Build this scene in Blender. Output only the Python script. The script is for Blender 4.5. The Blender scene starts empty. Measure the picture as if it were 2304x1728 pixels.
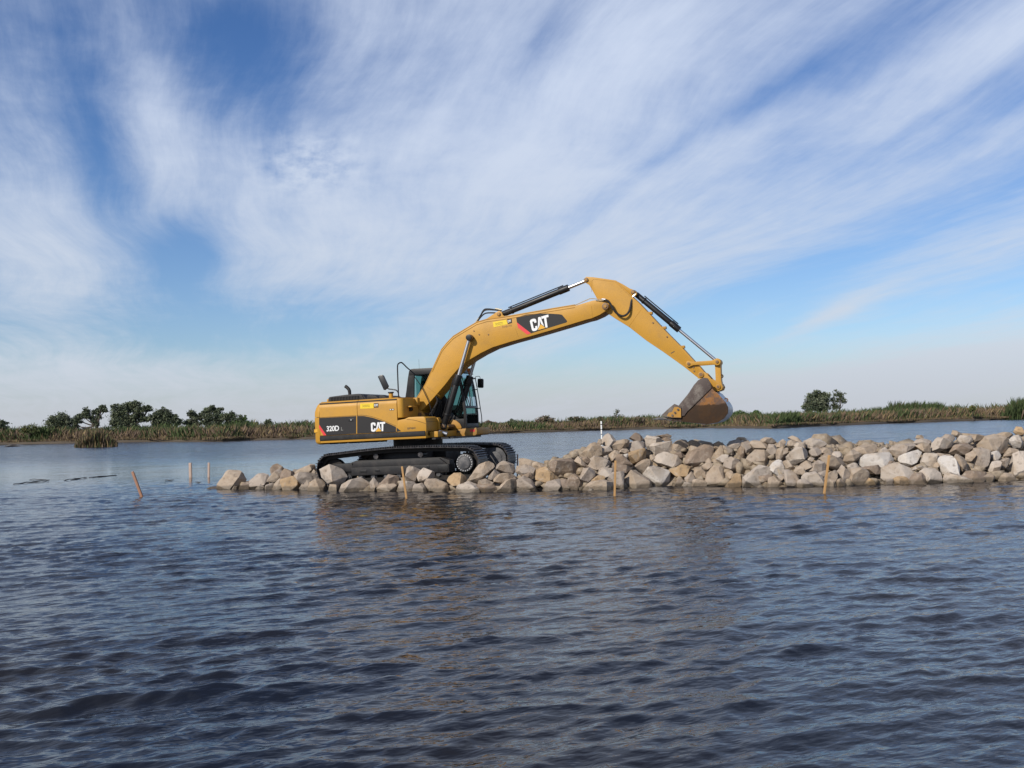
import bpy, bmesh, math, random
import numpy as np
from mathutils import Vector, Matrix, noise

SC = bpy.context.scene
COL = SC.collection
rnd = random.Random(7)

# ------------------------------------------------------------------ camera
F = 2260.0                 # focal length in pixels of a 2304 x 1728 picture
CAM_H = 1.65               # eye height above the water, standing in a small boat
PITCH = math.radians(2.15)
ROLL = math.atan(0.0245)
_f = np.array([0, math.cos(PITCH), math.sin(PITCH)])
_r0 = np.array([1.0, 0, 0])
_u0 = np.cross(_r0, _f)
_c, _s = math.cos(ROLL), math.sin(ROLL)
_R = _c * _r0 - _s * _u0
_U = _s * _r0 + _c * _u0
CAMP = np.array([0, 0, CAM_H])
cam_data = bpy.data.cameras.new('camera')
cam = bpy.data.objects.new('camera', cam_data)
COL.objects.link(cam)
cam_data.sensor_width = 36.0
cam_data.lens = F / 2304 * 36.0
cam_data.clip_start = 0.1
cam_data.clip_end = 6000
cam.matrix_world = Matrix(((_R[0], _U[0], -_f[0], 0), (_R[1], _U[1], -_f[1], 0),
                           (_R[2], _U[2], -_f[2], CAM_H), (0, 0, 0, 1)))
SC.camera = cam

def ray(px, py):
    d = _f * F + _R * (px - 1152) + _U * (864 - py)
    return d / d[1]
def at(px, py, Y):                     # survey helper: point at depth Y
    return CAMP + ray(px, py) * Y
def on_water(px, py):
    d = ray(px, py)
    return CAMP + d * (-CAM_H / d[2])
def azel(px, py):
    d = ray(px, py); d = d / np.linalg.norm(d)
    return math.degrees(math.atan2(d[0], d[1])), math.degrees(math.asin(d[2]))

# ------------------------------------------------------------------ sun, sky, exposure
SUN_EL = math.radians(33)
SUN_AZ = math.radians(180 + 43)        # clockwise from +Y: behind the camera, to its left
sdir = Vector((math.sin(SUN_AZ) * math.cos(SUN_EL), math.cos(SUN_AZ) * math.cos(SUN_EL), math.sin(SUN_EL)))
sl = bpy.data.lights.new('sun', 'SUN')
sl.energy = 5.0
sl.angle = math.radians(0.6)
sl.color = (1.0, 0.93, 0.82)
sun = bpy.data.objects.new('sun', sl)
COL.objects.link(sun)
sun.rotation_euler = (-sdir).to_track_quat('-Z', 'Y').to_euler()
sun.location = (-30, -30, 40)

SC.view_settings.view_transform = 'Standard'
SC.view_settings.look = 'None'
SC.view_settings.exposure = 0.0
SC.view_settings.gamma = 1.0
SC.view_settings.use_curve_mapping = False

W = bpy.data.worlds.new('World')
SC.world = W
W.use_nodes = True
nt = W.node_tree
nt.nodes.clear()

class NB:
    """small helper for building node trees"""
    def __init__(s, tree): s.t = tree
    def n(s, kind, **kw):
        nd = s.t.nodes.new(kind)
        for k, v in kw.items(): setattr(nd, k, v)
        return nd
    def put(s, sock, v):
        if hasattr(v, 'is_output') or isinstance(v, bpy.types.NodeSocket): s.t.links.new(v, sock)
        elif v is not None: sock.default_value = v
    def math(s, op, a, b=None, c=None, clamp=False):
        nd = s.n('ShaderNodeMath', operation=op, use_clamp=clamp)
        s.put(nd.inputs[0], a)
        if b is not None: s.put(nd.inputs[1], b)
        if c is not None: s.put(nd.inputs[2], c)
        return nd.outputs[0]
    def vm(s, op, a, b=None, scale=None):
        nd = s.n('ShaderNodeVectorMath', operation=op)
        s.put(nd.inputs[0], a)
        if b is not None: s.put(nd.inputs[1], b)
        if scale is not None: s.put(nd.inputs['Scale'], scale)
        return nd.outputs['Value'] if op in ('DOT_PRODUCT', 'LENGTH') else nd.outputs[0]
    def noise(s, vec, scale, detail=4, rough=0.55, dist=0.0):
        nd = s.n('ShaderNodeTexNoise')
        s.put(nd.inputs['Vector'], vec)
        nd.inputs['Scale'].default_value = scale
        nd.inputs['Detail'].default_value = detail
        nd.inputs['Roughness'].default_value = rough
        nd.inputs['Distortion'].default_value = dist
        return nd.outputs['Fac']
    def ramp(s, fac, stops):
        nd = s.n('ShaderNodeValToRGB')
        s.put(nd.inputs[0], fac)
        el = nd.color_ramp.elements
        while len(el) < len(stops): el.new(0.5)
        for e, (p, c) in zip(el, stops):
            e.position = p
            e.color = (c[0], c[1], c[2], 1) if not isinstance(c, (int, float)) else (c, c, c, 1)
        return nd.outputs['Color']
    def mix(s, fac, a, b):
        nd = s.n('ShaderNodeMix', data_type='RGBA')
        s.put(nd.inputs[0], fac)
        s.put(nd.inputs[6], a if not isinstance(a, tuple) else (*a, 1))
        s.put(nd.inputs[7], b if not isinstance(b, tuple) else (*b, 1))
        return nd.outputs[2]
    def smooth(s, v, lo, hi):
        nd = s.n('ShaderNodeMapRange', interpolation_type='SMOOTHSTEP')
        s.put(nd.inputs[0], v)
        nd.inputs[1].default_value = lo
        nd.inputs[2].default_value = hi
        return nd.outputs[0]
    def comb(s, x, y, z=0.0):
        nd = s.n('ShaderNodeCombineXYZ')
        s.put(nd.inputs[0], x); s.put(nd.inputs[1], y); s.put(nd.inputs[2], z)
        return nd.outputs[0]

b = NB(nt)
SKY_STRENGTH = 0.10
sky = b.n('ShaderNodeTexSky', sky_type='NISHITA')
sky.sun_disc = False
sky.sun_elevation = SUN_EL
sky.sun_rotation = SUN_AZ
sky.altitude = 0
sky.air_density = 1.0
sky.dust_density = 0.6
sky.ozone_density = 2.0
tc = b.n('ShaderNodeTexCoord')
sx = b.n('ShaderNodeSeparateXYZ')
nt.links.new(tc.outputs['Generated'], sx.inputs[0])
X, Y, Z = sx.outputs
az = b.math('DEGREES', b.math('ARCTAN2', X, Y))
el = b.math('DEGREES', b.math('ARCSINE', Z))
ae = b.comb(az, el)
# the cirrus deck: a flat layer seen in perspective, its fibres run away towards azimuth -16 degrees
zz = b.math('ADD', b.math('MAXIMUM', Z, 0.0), 0.09)
sa = math.radians(-16)
pu = b.math('DIVIDE', b.math('SUBTRACT', b.math('MULTIPLY', X, math.cos(sa)), b.math('MULTIPLY', Y, math.sin(sa))), zz)
pv = b.math('DIVIDE', b.math('ADD', b.math('MULTIPLY', X, math.sin(sa)), b.math('MULTIPLY', Y, math.cos(sa))), zz)
pl = b.comb(pu, pv)
wn = b.n('ShaderNodeTexNoise')
nt.links.new(pl, wn.inputs['Vector'])
wn.inputs['Scale'].default_value = 0.55
wn.inputs['Detail'].default_value = 1
warp = b.vm('SCALE', b.vm('SUBTRACT', wn.outputs['Color'], (0.5, 0.5, 0.5)), scale=0.75)
pw = b.vm('ADD', pl, warp)
fib1 = b.noise(b.vm('MULTIPLY', pw, (1.45, 0.42, 1)), 1.3, 6, 0.6)
fib2 = b.noise(b.vm('MULTIPLY', pw, (4.6, 0.5, 1)), 2.4, 6, 0.68, 0.12)
puff = b.noise(b.vm('ADD', b.vm('MULTIPLY', pl, (1.0, 0.55, 1)), (7, 3, 0)), 16.0, 3, 0.55)
blobs = [  # px, py, rx, ry (pixels of the photograph), tilt (deg, anticlockwise), weight: cloud + / clear -
    (570, 130, 170, 170, 0, -.50), (215, 320, 75, 190, 12, -.42), (420, 575, 80, 95, 0, -.58),
    (330, 730, 330, 70, 0, -.34), (680, 740, 280, 80, 5, -.38), (1250, 820, 500, 60, 3, -.22), (150, 20, 220, 110, 0, -.24), (60, 180, 120, 80, 0, -.12),
    (1900, 575, 520, 40, 19, -.42), (2150, 690, 420, 62, 11, -.40), (1660, 735, 280, 75, 8, -.36),
    (1640, 265, 420, 26, 27, -.20), (2230, 230, 260, 60, 28, -.22), (1250, 60, 130, 60, 40, -.14), (2000, 60, 300, 45, 25, -.16),
    (850, 440, 330, 170, 15, .26), (1280, 240, 330, 150, 38, .30), (640, 620, 120, 160, 0, .10),
    (90, 560, 150, 170, 0, .18), (355, 260, 55, 170, 15, .22), (1500, 520, 420, 90, 22, .16),
    (1860, 712, 130, 20, 22, .55), (2050, 840, 450, 60, 7, .55), (1450, 40, 170, 120, 0, .15), (2260, 90, 200, 60, 28, .2), (250, 850, 400, 60, 0, .2)]
acc = None
for (px, py, rx, ry, rot, w) in blobs:
    a0, e0 = azel(px, py)
    mp = b.n('ShaderNodeMapping', vector_type='TEXTURE')
    nt.links.new(ae, mp.inputs['Vector'])
    mp.inputs['Location'].default_value = (a0, e0, 0)
    mp.inputs['Rotation'].default_value = (0, 0, math.radians(rot))
    mp.inputs['Scale'].default_value = (math.degrees(rx / F), math.degrees(ry / F), 1)
    g = b.math('EXPONENT', b.math('MULTIPLY', b.vm('DOT_PRODUCT', mp.outputs[0], mp.outputs[0]), -1.0))
    acc = b.math('MULTIPLY', g, w) if acc is None else b.math('MULTIPLY_ADD', g, w, acc)
dens = b.math('ADD', acc, b.math('SUBTRACT', 0.572, b.math('MULTIPLY', b.smooth(el, 22.0, 50.0), 0.22)))
dens = b.math('MULTIPLY_ADD', b.math('SUBTRACT', fib1, 0.5), 0.95, dens)
dens = b.math('MULTIPLY_ADD', b.math('SUBTRACT', fib2, 0.5), 0.42, dens)
mott = b.noise(b.vm('ADD', b.vm('MULTIPLY', pw, (1.0, 0.7, 1)), (3, 11, 0)), 4.5, 5, 0.62)
dens = b.math('MULTIPLY_ADD', b.math('SUBTRACT', mott, 0.5), 0.34, dens)
# a small patch of mackerel ripples among the cirrus
a0, e0 = azel(700, 370)
mp = b.n('ShaderNodeMapping', vector_type='TEXTURE')
nt.links.new(ae, mp.inputs['Vector'])
mp.inputs['Location'].default_value = (a0, e0, 0)
mp.inputs['Scale'].default_value = (2.7, 1.6, 1)
g = b.math('EXPONENT', b.math('MULTIPLY', b.vm('DOT_PRODUCT', mp.outputs[0], mp.outputs[0]), -1.0))
dens = b.math('MULTIPLY_ADD', b.math('MULTIPLY', b.math('SUBTRACT', puff, 0.5), g), 1.25, dens)
alpha = b.math('MULTIPLY', b.smooth(dens, 0.06, 1.0), 0.93)
CL = (6.5, 7.35, 9.0)
cloudcol = b.mix(b.smooth(el, 2.0, 22.0), (6.2, 6.8, 7.7), CL)
skyc = b.mix(b.smooth(el, -1.0, 24.0), b.vm('MULTIPLY', sky.outputs[0], (0.84, 0.97, 1.20)), b.vm('MULTIPLY', sky.outputs[0], (0.50, 0.74, 1.10)))
c1 = b.mix(alpha, skyc, cloudcol)
hz = b.math('MULTIPLY', b.math('SUBTRACT', 1.0, b.smooth(el, -0.5, 4.6)), 0.8)
c2 = b.mix(hz, c1, (5.35, 5.6, 6.15))
bg = b.n('ShaderNodeBackground')
nt.links.new(c2, bg.inputs[0])
bg.inputs[1].default_value = SKY_STRENGTH
wo = b.n('ShaderNodeOutputWorld')
nt.links.new(bg.outputs[0], wo.inputs[0])
W.cycles.sampling_method = 'MANUAL'
W.cycles.sample_map_resolution = 512

# ------------------------------------------------------------------ materials
def material(name):
    m = bpy.data.materials.new(name)
    m.use_nodes = True
    t = m.node_tree
    t.nodes.clear()
    nb = NB(t)
    out = nb.n('ShaderNodeOutputMaterial')
    p = nb.n('ShaderNodeBsdfPrincipled')
    t.links.new(p.outputs[0], out.inputs[0])
    return m, nb, p, out
def setp(nb, p, **kw):
    names = dict(color='Base Color', rough='Roughness', metal='Metallic', ior='IOR', spec='Specular IOR Level', coat='Coat Weight', normal='Normal')
    for k, v in kw.items():
        s = p.inputs[names[k]]
        if isinstance(v, tuple): s.default_value = (*v, 1)
        else: nb.put(s, v)
def bump(nb, h, strength, dist):
    nd = nb.n('ShaderNodeBump')
    nb.put(nd.inputs['Height'], h)
    nd.inputs['Strength'].default_value = strength
    nd.inputs['Distance'].default_value = dist
    return nd.outputs[0]

def painted(name, col, dirt, rough=0.45, amount=0.35, scale=2.5, metal=0.0, grime=0.5, spec=0.5):
    """paint or metal with uneven dust: two noise scales, scuffs"""
    m, nb, p, _ = material(name)
    co = nb.n('ShaderNodeTexCoord').outputs['Object']
    n1 = nb.noise(co, scale, 5, 0.6)
    n2 = nb.noise(co, scale * 9, 3, 0.6)
    f = nb.math('MULTIPLY', nb.smooth(nb.math('ADD', n1, nb.math('MULTIPLY', n2, 0.35)), 0.55, 1.0), amount)
    f2 = nb.math('MULTIPLY', nb.smooth(n2, 0.62, 0.8), grime * 0.4)
    c = nb.mix(f, col, dirt)
    c = nb.mix(f2, c, tuple(0.6 * x for x in dirt))
    setp(nb, p, color=c, metal=metal, rough=nb.math('MULTIPLY_ADD', n1, 0.25, rough - 0.1), spec=spec,
         normal=bump(nb, n2, 0.08, 0.01))
    return m
def plain(name, col, rough=0.5, metal=0.0, spec=0.5):
    m, nb, p, _ = material(name)
    co = nb.n('ShaderNodeTexCoord').outputs['Object']
    n1 = nb.noise(co, 14, 3, 0.6)
    c = nb.mix(nb.math('MULTIPLY', n1, 0.35), col, tuple(0.7 * x for x in col))
    setp(nb, p, color=c, rough=rough, metal=metal, spec=spec)
    return m

YEL = (0.425, 0.218, 0.026)
M = {}
M['yellow'] = painted('machine_yellow', YEL, (0.27, 0.155, 0.045), 0.45, 0.45, spec=0.3)
M['yellow_worn'] = painted('machine_yellow_worn', (0.37, 0.185, 0.026), (0.20, 0.13, 0.065), 0.5, 0.7, spec=0.3)
M['black'] = painted('black_paint', (0.007, 0.007, 0.008), (0.035, 0.031, 0.028), 0.42, 0.5, spec=0.35)
M['decal_black'] = plain('decal_black', (0.016, 0.0145, 0.0155), 0.5, spec=0.3)
M['rubber'] = painted('black_rubber', (0.012, 0.012, 0.013), (0.06, 0.055, 0.05), 0.7, 0.6, 4, spec=0.3)
M['dark'] = painted('dark_frame', (0.008, 0.008, 0.010), (0.048, 0.042, 0.038), 0.55, 0.75, 3.5, spec=0.3)
M['track'] = painted('track_steel', (0.024, 0.022, 0.025), (0.13, 0.115, 0.11), 0.40, 0.75, 9, 0.35)
M['track_side'] = painted('track_link_steel', (0.007, 0.006, 0.0055), (0.03, 0.022, 0.017), 0.6, 0.8, 6, 0.1, spec=0.3)
M['final_drive'] = painted('final_drive_grey', (0.034, 0.035, 0.040), (0.15, 0.14, 0.135), 0.5, 0.8, 9)
M['bolt'] = plain('bright_bolt', (0.55, 0.54, 0.52), 0.35, 0.7)
M['pin'] = painted('pin_brown', (0.16, 0.085, 0.035), (0.07, 0.05, 0.035), 0.5, 0.8, 12)
M['chrome'] = plain('chrome_rod', (0.50, 0.50, 0.51), 0.38, 1.0)
M['pipe_steel'] = plain('plated_pipe', (0.60, 0.52, 0.36), 0.3, 0.8)
M['white'] = plain('white_print', (0.68, 0.68, 0.68), 0.5)
M['red'] = plain('red_print', (0.62, 0.028, 0.035), 0.45)
M['print_yellow'] = plain('print_yellow', (0.62, 0.32, 0.015), 0.5)
M['sticker'] = plain('sticker_yellow', (0.68, 0.48, 0.01), 0.5)
M['print_dark'] = plain('dark_print', (0.06, 0.045, 0.025), 0.6)
M['print_faint'] = plain('faint_print', (0.22, 0.115, 0.03), 0.6)
M['print_grey'] = plain('grey_print', (0.16, 0.16, 0.15), 0.6)
M['amber'] = plain('amber_lens', (0.75, 0.25, 0.06), 0.3)
M['seat'] = plain('seat_cloth', (0.02, 0.022, 0.026), 0.8)
M['mirror_glass'] = plain('mirror_back', (0.012, 0.012, 0.013), 0.35)

m, nb, p, out = material('cab_glass')
tr = nb.n('ShaderNodeBsdfTransparent'); tr.inputs[0].default_value = (0.32, 0.53, 0.52, 1)
gl = nb.n('ShaderNodeBsdfGlossy'); gl.inputs['Roughness'].default_value = 0.03
gl.inputs[0].default_value = (0.9, 0.95, 0.95, 1)
fr = nb.n('ShaderNodeFresnel'); fr.inputs[0].default_value = 1.25
mx = nb.n('ShaderNodeMixShader')
nb.put(mx.inputs[0], nb.math('MULTIPLY', fr.outputs[0], 0.5)); nb.t.links.new(tr.outputs[0], mx.inputs[1]); nb.t.links.new(gl.outputs[0], mx.inputs[2])
nb.t.links.new(mx.outputs[0], out.inputs[0]); nb.t.nodes.remove(p)
M['glass'] = m

# bucket: grey worn steel, rust and a dried mud line
m, nb, p, _ = material('bucket_steel')
co = nb.n('ShaderNodeTexCoord').outputs['Object']
sp = nb.n('ShaderNodeSeparateXYZ'); nb.t.links.new(co, sp.inputs[0])
n1 = nb.noise(co, 3.0, 5, 0.65); n2 = nb.noise(co, 11, 4, 0.65); n3 = nb.noise(co, 40, 3, 0.7)
c = nb.mix(nb.smooth(nb.math('ADD', nb.math('MULTIPLY', n1, 0.6), nb.math('MULTIPLY', n2, 0.4)), 0.44, 0.58), (0.105, 0.066, 0.048), (0.22, 0.098, 0.030))
c = nb.mix(nb.math('MULTIPLY', nb.smooth(n2, 0.52, 0.7), 0.6), c, (0.19, 0.15, 0.13))
mud = nb.smooth(nb.math('ADD', sp.outputs[2], nb.math('MULTIPLY', n2, -0.16)), 1.555, 1.51)
c = nb.mix(nb.math('MULTIPLY', mud, 0.9), c, (0.030, 0.017, 0.009))
c = nb.mix(nb.math('MULTIPLY', nb.smooth(n3, 0.68, 0.76), 0.5), c, (0.4, 0.37, 0.33))
setp(nb, p, color=c, rough=0.7, spec=0.2, normal=bump(nb, n2, 0.25, 0.01))
M['bucket'] = m
M['bucket_grey'] = painted('bucket_side_grey', (0.066, 0.048, 0.042), (0.21, 0.185, 0.16), 0.6, 0.95, 3.4, spec=0.3)
M['shell_steel'] = painted('bucket_polished_shell', (0.34, 0.36, 0.40), (0.22, 0.17, 0.13), 0.35, 0.6, 3, 0.55)

# rocks: limestone riprap, tone from the object's own colour
m, nb, p, _ = material('riprap_limestone')
oi = nb.n('ShaderNodeObjectInfo')
geo = nb.n('ShaderNodeNewGeometry')
co = nb.n('ShaderNodeTexCoord').outputs['Object']
v = nb.vm('ADD', co, nb.vm('SCALE', nb.comb(oi.outputs['Random'], oi.outputs['Random'], oi.outputs['Random']), scale=37.0))
n1 = nb.noise(v, 2.2, 4, 0.6); n2 = nb.noise(v, 8, 5, 0.65); n3 = nb.noise(v, 34, 4, 0.7)
c = nb.mix(nb.math('MULTIPLY', nb.smooth(n1, 0.45, 0.7), 0.5), oi.outputs['Color'], (0.27, 0.19, 0.115))
c = nb.mix(nb.math('MULTIPLY', nb.smooth(n2, 0.50, 0.72), 0.55), c, (0.37, 0.325, 0.275))
c = nb.mix(nb.math('MULTIPLY', nb.smooth(n2, 0.48, 0.30), 0.6), c, (0.12, 0.095, 0.075))
c = nb.mix(nb.math('MULTIPLY', nb.smooth(n3, 0.62, 0.75), 0.5), c, (0.56, 0.53, 0.49))
sg = nb.n('ShaderNodeSeparateXYZ'); nb.t.links.new(geo.outputs['Position'], sg.inputs[0])
wet = nb.smooth(nb.math('ADD', sg.outputs[2], nb.math('MULTIPLY', n2, -0.14)), 0.055, -0.015)
c = nb.mix(nb.math('MULTIPLY', wet, 0.72), c, (0.075, 0.058, 0.038))
hgt = nb.math('ADD', n2, nb.math('MULTIPLY', n3, 0.4))
setp(nb, p, color=c, rough=nb.math('SUBTRACT', 0.88, nb.math('MULTIPLY', wet, 0.45)), spec=0.25, normal=bump(nb, hgt, 0.7, 0.04))
M['rock'] = m

m, nb, p, _ = material('rubble_fines')
co = nb.n('ShaderNodeTexCoord').outputs['Object']
n1 = nb.noise(co, 1.2, 5, 0.6); n2 = nb.noise(co, 12, 5, 0.7)
vo = nb.n('ShaderNodeTexVoronoi'); nb.put(vo.inputs['Vector'], co); vo.inputs['Scale'].default_value = 9
c = nb.mix(n1, (0.18, 0.14, 0.10), (0.30, 0.24, 0.18))
c = nb.mix(nb.math('MULTIPLY', nb.smooth(n2, 0.5, 0.7), 0.5), c, (0.40, 0.36, 0.30))
setp(nb, p, color=c, rough=0.95, spec=0.2, normal=bump(nb, nb.math('ADD', n2, vo.outputs['Distance']), 0.8, 0.06))
M['rubble'] = m

# water: murky, opaque below the surface; small ripples as bump on the modelled waves
m, nb, p, _ = material('water')
co = nb.n('ShaderNodeNewGeometry').outputs['Position']
sp = nb.n('ShaderNodeSeparateXYZ'); nb.t.links.new(co, sp.inputs[0])
ra = math.radians(24)
rx = nb.math('ADD', nb.math('MULTIPLY', sp.outputs[0], math.cos(ra)), nb.math('MULTIPLY', sp.outputs[1], math.sin(ra)))
ry = nb.math('SUBTRACT', nb.math('MULTIPLY', sp.outputs[1], math.cos(ra)), nb.math('MULTIPLY', sp.outputs[0], math.sin(ra)))
rv = nb.comb(nb.math('MULTIPLY', rx, 0.45), ry)
n1 = nb.noise(rv, 5.0, 3, 0.55)
n2 = nb.noise(rv, 16.0, 2, 0.5)
n3 = nb.noise(nb.comb(nb.math('MULTIPLY', rx, 0.5), ry), 1.1, 3, 0.6)
# sheltered, nearly glassy band to the left behind the end of the rocks
calm = nb.math('MULTIPLY', nb.math('MULTIPLY', nb.smooth(sp.outputs[1], 27, 37), nb.smooth(sp.outputs[1], 72, 40)), nb.smooth(sp.outputs[0], -4, -8))
far = nb.smooth(sp.outputs[1], 26, 60)
h = nb.math('ADD', nb.math('MULTIPLY', n1, 0.6), nb.math('MULTIPLY', n2, 0.22))
h = nb.math('ADD', h, nb.math('MULTIPLY', nb.math('MULTIPLY', n3, far), 3.2))
h = nb.math('MULTIPLY', h, nb.math('SUBTRACT', 1.0, nb.math('MULTIPLY', calm, 0.80)))
sed = nb.noise(co, 0.35, 3, 0.5)
c = nb.mix(nb.smooth(sed, 0.4, 0.7), (0.008, 0.010, 0.016), (0.014, 0.013, 0.014))
nrm = bump(nb, h, 0.75, 0.045)
# towards the far shore only the lake-side faces of the ripples are seen: the surface leans this way on average
pat = nb.noise(nb.comb(nb.math('MULTIPLY', rx, 0.30), ry), 0.55, 4, 0.65)
lean = nb.math('MULTIPLY', nb.math('MULTIPLY', nb.math('MULTIPLY', far, -0.115), nb.smooth(pat, 0.30, 0.66)), nb.math('SUBTRACT', 1.0, nb.math('MULTIPLY', calm, 0.75)))
nrm = nb.vm('NORMALIZE', nb.vm('ADD', nrm, nb.comb(0.0, lean, 0.0)))
setp(nb, p, color=c, rough=0.07, ior=1.333, normal=nrm)
M['water'] = m

m, nb, p, _ = material('marsh_soil')
co = nb.n('ShaderNodeTexCoord').outputs['Object']
n1 = nb.noise(co, 0.3, 5, 0.6)
setp(nb, p, color=nb.mix(n1, (0.035, 0.027, 0.020), (0.085, 0.065, 0.042)), rough=0.95)
M['soil'] = m
def attr_mat(name, rough=0.8, trans=0.0):
    m, nb, p, _ = material(name)
    a = nb.n('ShaderNodeAttribute'); a.attribute_name = 'Col'
    setp(nb, p, color=a.outputs['Color'], rough=rough, spec=0.2)
    return m
M['grass'] = attr_mat('marsh_grass')
M['leaf'] = attr_mat('foliage', 0.75)
M['bark'] = painted('bark', (0.055, 0.042, 0.032), (0.10, 0.085, 0.07), 0.9, 0.7, 5)
M['stake'] = painted('stake_wood', (0.40, 0.225, 0.085), (0.25, 0.16, 0.08), 0.75, 0.6, 8)
M['stake_pale'] = painted('stake_pale_wood', (0.42, 0.31, 0.25), (0.30, 0.22, 0.17), 0.75, 0.6, 8)
M['stake_brown'] = painted('stake_brown_wood', (0.30, 0.15, 0.09), (0.20, 0.12, 0.08), 0.75, 0.6, 8)
M['stake_paint'] = plain('marker_paint', (0.62, 0.16, 0.10), 0.6)
M['pvc'] = plain('white_pipe', (0.80, 0.80, 0.78), 0.4)
M['stick'] = plain('wet_stick', (0.018, 0.015, 0.014), 0.6)

# ------------------------------------------------------------------ mesh helpers
def link(o, parent=None):
    COL.objects.link(o)
    if parent is not None: o.parent = parent
    return o
def tag(o, label=None, cat=None, group=None, kind=None):
    for k, v in (('label', label), ('category', cat), ('group', group), ('kind', kind)):
        if v: o[k] = v
    return o
def empty(name, mat=None):
    o = bpy.data.objects.new(name, None)
    o.empty_display_size = 0.2
    if mat is not None: o.matrix_world = mat
    return link(o)

class MB:
    def __init__(s): s.v = []; s.f = []
    def add(s, vs, fs):
        k = len(s.v); s.v += [tuple(map(float, x)) for x in vs]; s.f += [tuple(i + k for i in f) for f in fs]
        return s
    def box(s, x0, x1, y0, y1, z0, z1):
        vs = [(x, y, z) for x in (x0, x1) for y in (y0, y1) for z in (z0, z1)]
        return s.add(vs, [(0, 1, 3, 2), (4, 6, 7, 5), (0, 4, 5, 1), (2, 3, 7, 6), (0, 2, 6, 4), (1, 5, 7, 3)])
    def prism(s, poly, a, b, axis='y'):
        n = len(poly)
        def mk(p, t): return (p[0], t, p[1]) if axis == 'y' else (t, p[0], p[1]) if axis == 'x' else (p[0], p[1], t)
        vs = [mk(p, a) for p in poly] + [mk(p, b) for p in poly]
        return s.add(vs, [tuple(range(n)), tuple(range(2 * n - 1, n - 1, -1))] + [(i, i + n, (i + 1) % n + n, (i + 1) % n) for i in range(n)])
    def tube(s, pts, r, n=8, caps=True, prof=None):
        pts = [Vector(p) for p in pts]
        rr = r if isinstance(r, (list, tuple)) else [r] * len(pts)
        rings = []
        up = Vector((0, 0, 1))
        last = None
        for i, p in enumerate(pts):
            d = (pts[min(i + 1, len(pts) - 1)] - pts[max(i - 1, 0)]).normalized()
            if last is None:
                a = d.cross(up if abs(d.z) < 0.9 else Vector((1, 0, 0))).normalized()
            else:
                a = (last - d * last.dot(d)).normalized()
            last = a
            c = d.cross(a)
            rings.append([p + (a * math.cos(t) + c * math.sin(t)) * rr[i] for t in (2 * math.pi * k / n for k in range(n))])
        vs = [q for R_ in rings for q in R_]
        fs = [(i * n + k, i * n + (k + 1) % n, (i + 1) * n + (k + 1) % n, (i + 1) * n + k) for i in range(len(pts) - 1) for k in range(n)]
        if caps: fs += [tuple(range(n - 1, -1, -1)), tuple(range((len(pts) - 1) * n, len(pts) * n))]
        return s.add(vs, fs)
    def cyl_y(s, x, z, y0, y1, r, n=20):
        return s.tube([(x, y0, z), (x, y1, z)], r, n)
    def pieces(s):
        par = list(range(len(s.v)))
        def fd(i):
            while par[i] != i: par[i] = par[par[i]]; i = par[i]
            return i
        for f in s.f:
            for k in f[1:]: par[fd(k)] = fd(f[0])
        grp = {}
        for f in s.f: grp.setdefault(fd(f[0]), []).append(f)
        out = []
        for fs in grp.values():
            ids = sorted({i for f in fs for i in f}); mp_ = {i: k for k, i in enumerate(ids)}
            q = MB(); q.v = [s.v[i] for i in ids]; q.f = [tuple(mp_[i] for i in f) for f in fs]; out.append(q)
        return out
    def each(s, name, mat, parent=None, bev=0.0, **kw):
        return [q.build(name, mat, parent, bev, **kw) for q in s.pieces()]
    def build(s, name, mat, parent=None, bev=0.0, seg=2, smooth=True, ang=35):
        me = bpy.data.meshes.new(name)
        me.from_pydata(s.v, [], s.f)
        bm = bmesh.new(); bm.from_mesh(me)
        bmesh.ops.recalc_face_normals(bm, faces=bm.faces)
        if bev > 0:
            es = [e for e in bm.edges if len(e.link_faces) == 2 and e.calc_face_angle(0) > 0.45]
            if es: bmesh.ops.bevel(bm, geom=es, offset=bev, segments=seg, affect='EDGES', clamp_overlap=True, profile=0.6)
        bm.to_mesh(me); bm.free()
        if smooth:
            me.shade_smooth()
            me.set_sharp_from_angle(angle=math.radians(ang))
        me.materials.append(mat if not isinstance(mat, str) else M[mat])
        return link(bpy.data.objects.new(name, me), parent)

def spline(pts, n=6):
    """Catmull-Rom through points"""
    P = [Vector(p) for p in pts]
    out = []
    for i in range(len(P) - 1):
        p0, p1, p2, p3 = P[max(i - 1, 0)], P[i], P[i + 1], P[min(i + 2, len(P) - 1)]
        for k in range(n):
            t = k / n
            out.append(0.5 * ((2 * p1) + (p2 - p0) * t + (2 * p0 - 5 * p1 + 4 * p2 - p3) * t * t + (3 * p1 - p0 - 3 * p2 + p3) * t ** 3))
    out.append(P[-1])
    return out

def raw_mesh(name, V, Fc, mat, col=None, parent=None, smooth=False):
    me = bpy.data.meshes.new(name)
    V = np.asarray(V, np.float32); Fc = np.asarray(Fc, np.int32)
    k = Fc.shape[1]
    me.vertices.add(len(V)); me.vertices.foreach_set('co', V.ravel())
    me.loops.add(Fc.size); me.loops.foreach_set('vertex_index', Fc.ravel())
    me.polygons.add(len(Fc)); me.polygons.foreach_set('loop_start', np.arange(0, Fc.size, k, dtype=np.int32))
    me.update(calc_edges=True)
    if smooth: me.shade_smooth()
    if col is not None:
        a = me.color_attributes.new('Col', 'FLOAT_COLOR', 'POINT')
        a.data.foreach_set('color', np.concatenate([col, np.ones((len(col), 1))], 1).astype(np.float32).ravel())
    me.materials.append(M[mat] if isinstance(mat, str) else mat)
    return link(bpy.data.objects.new(name, me), parent)

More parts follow.
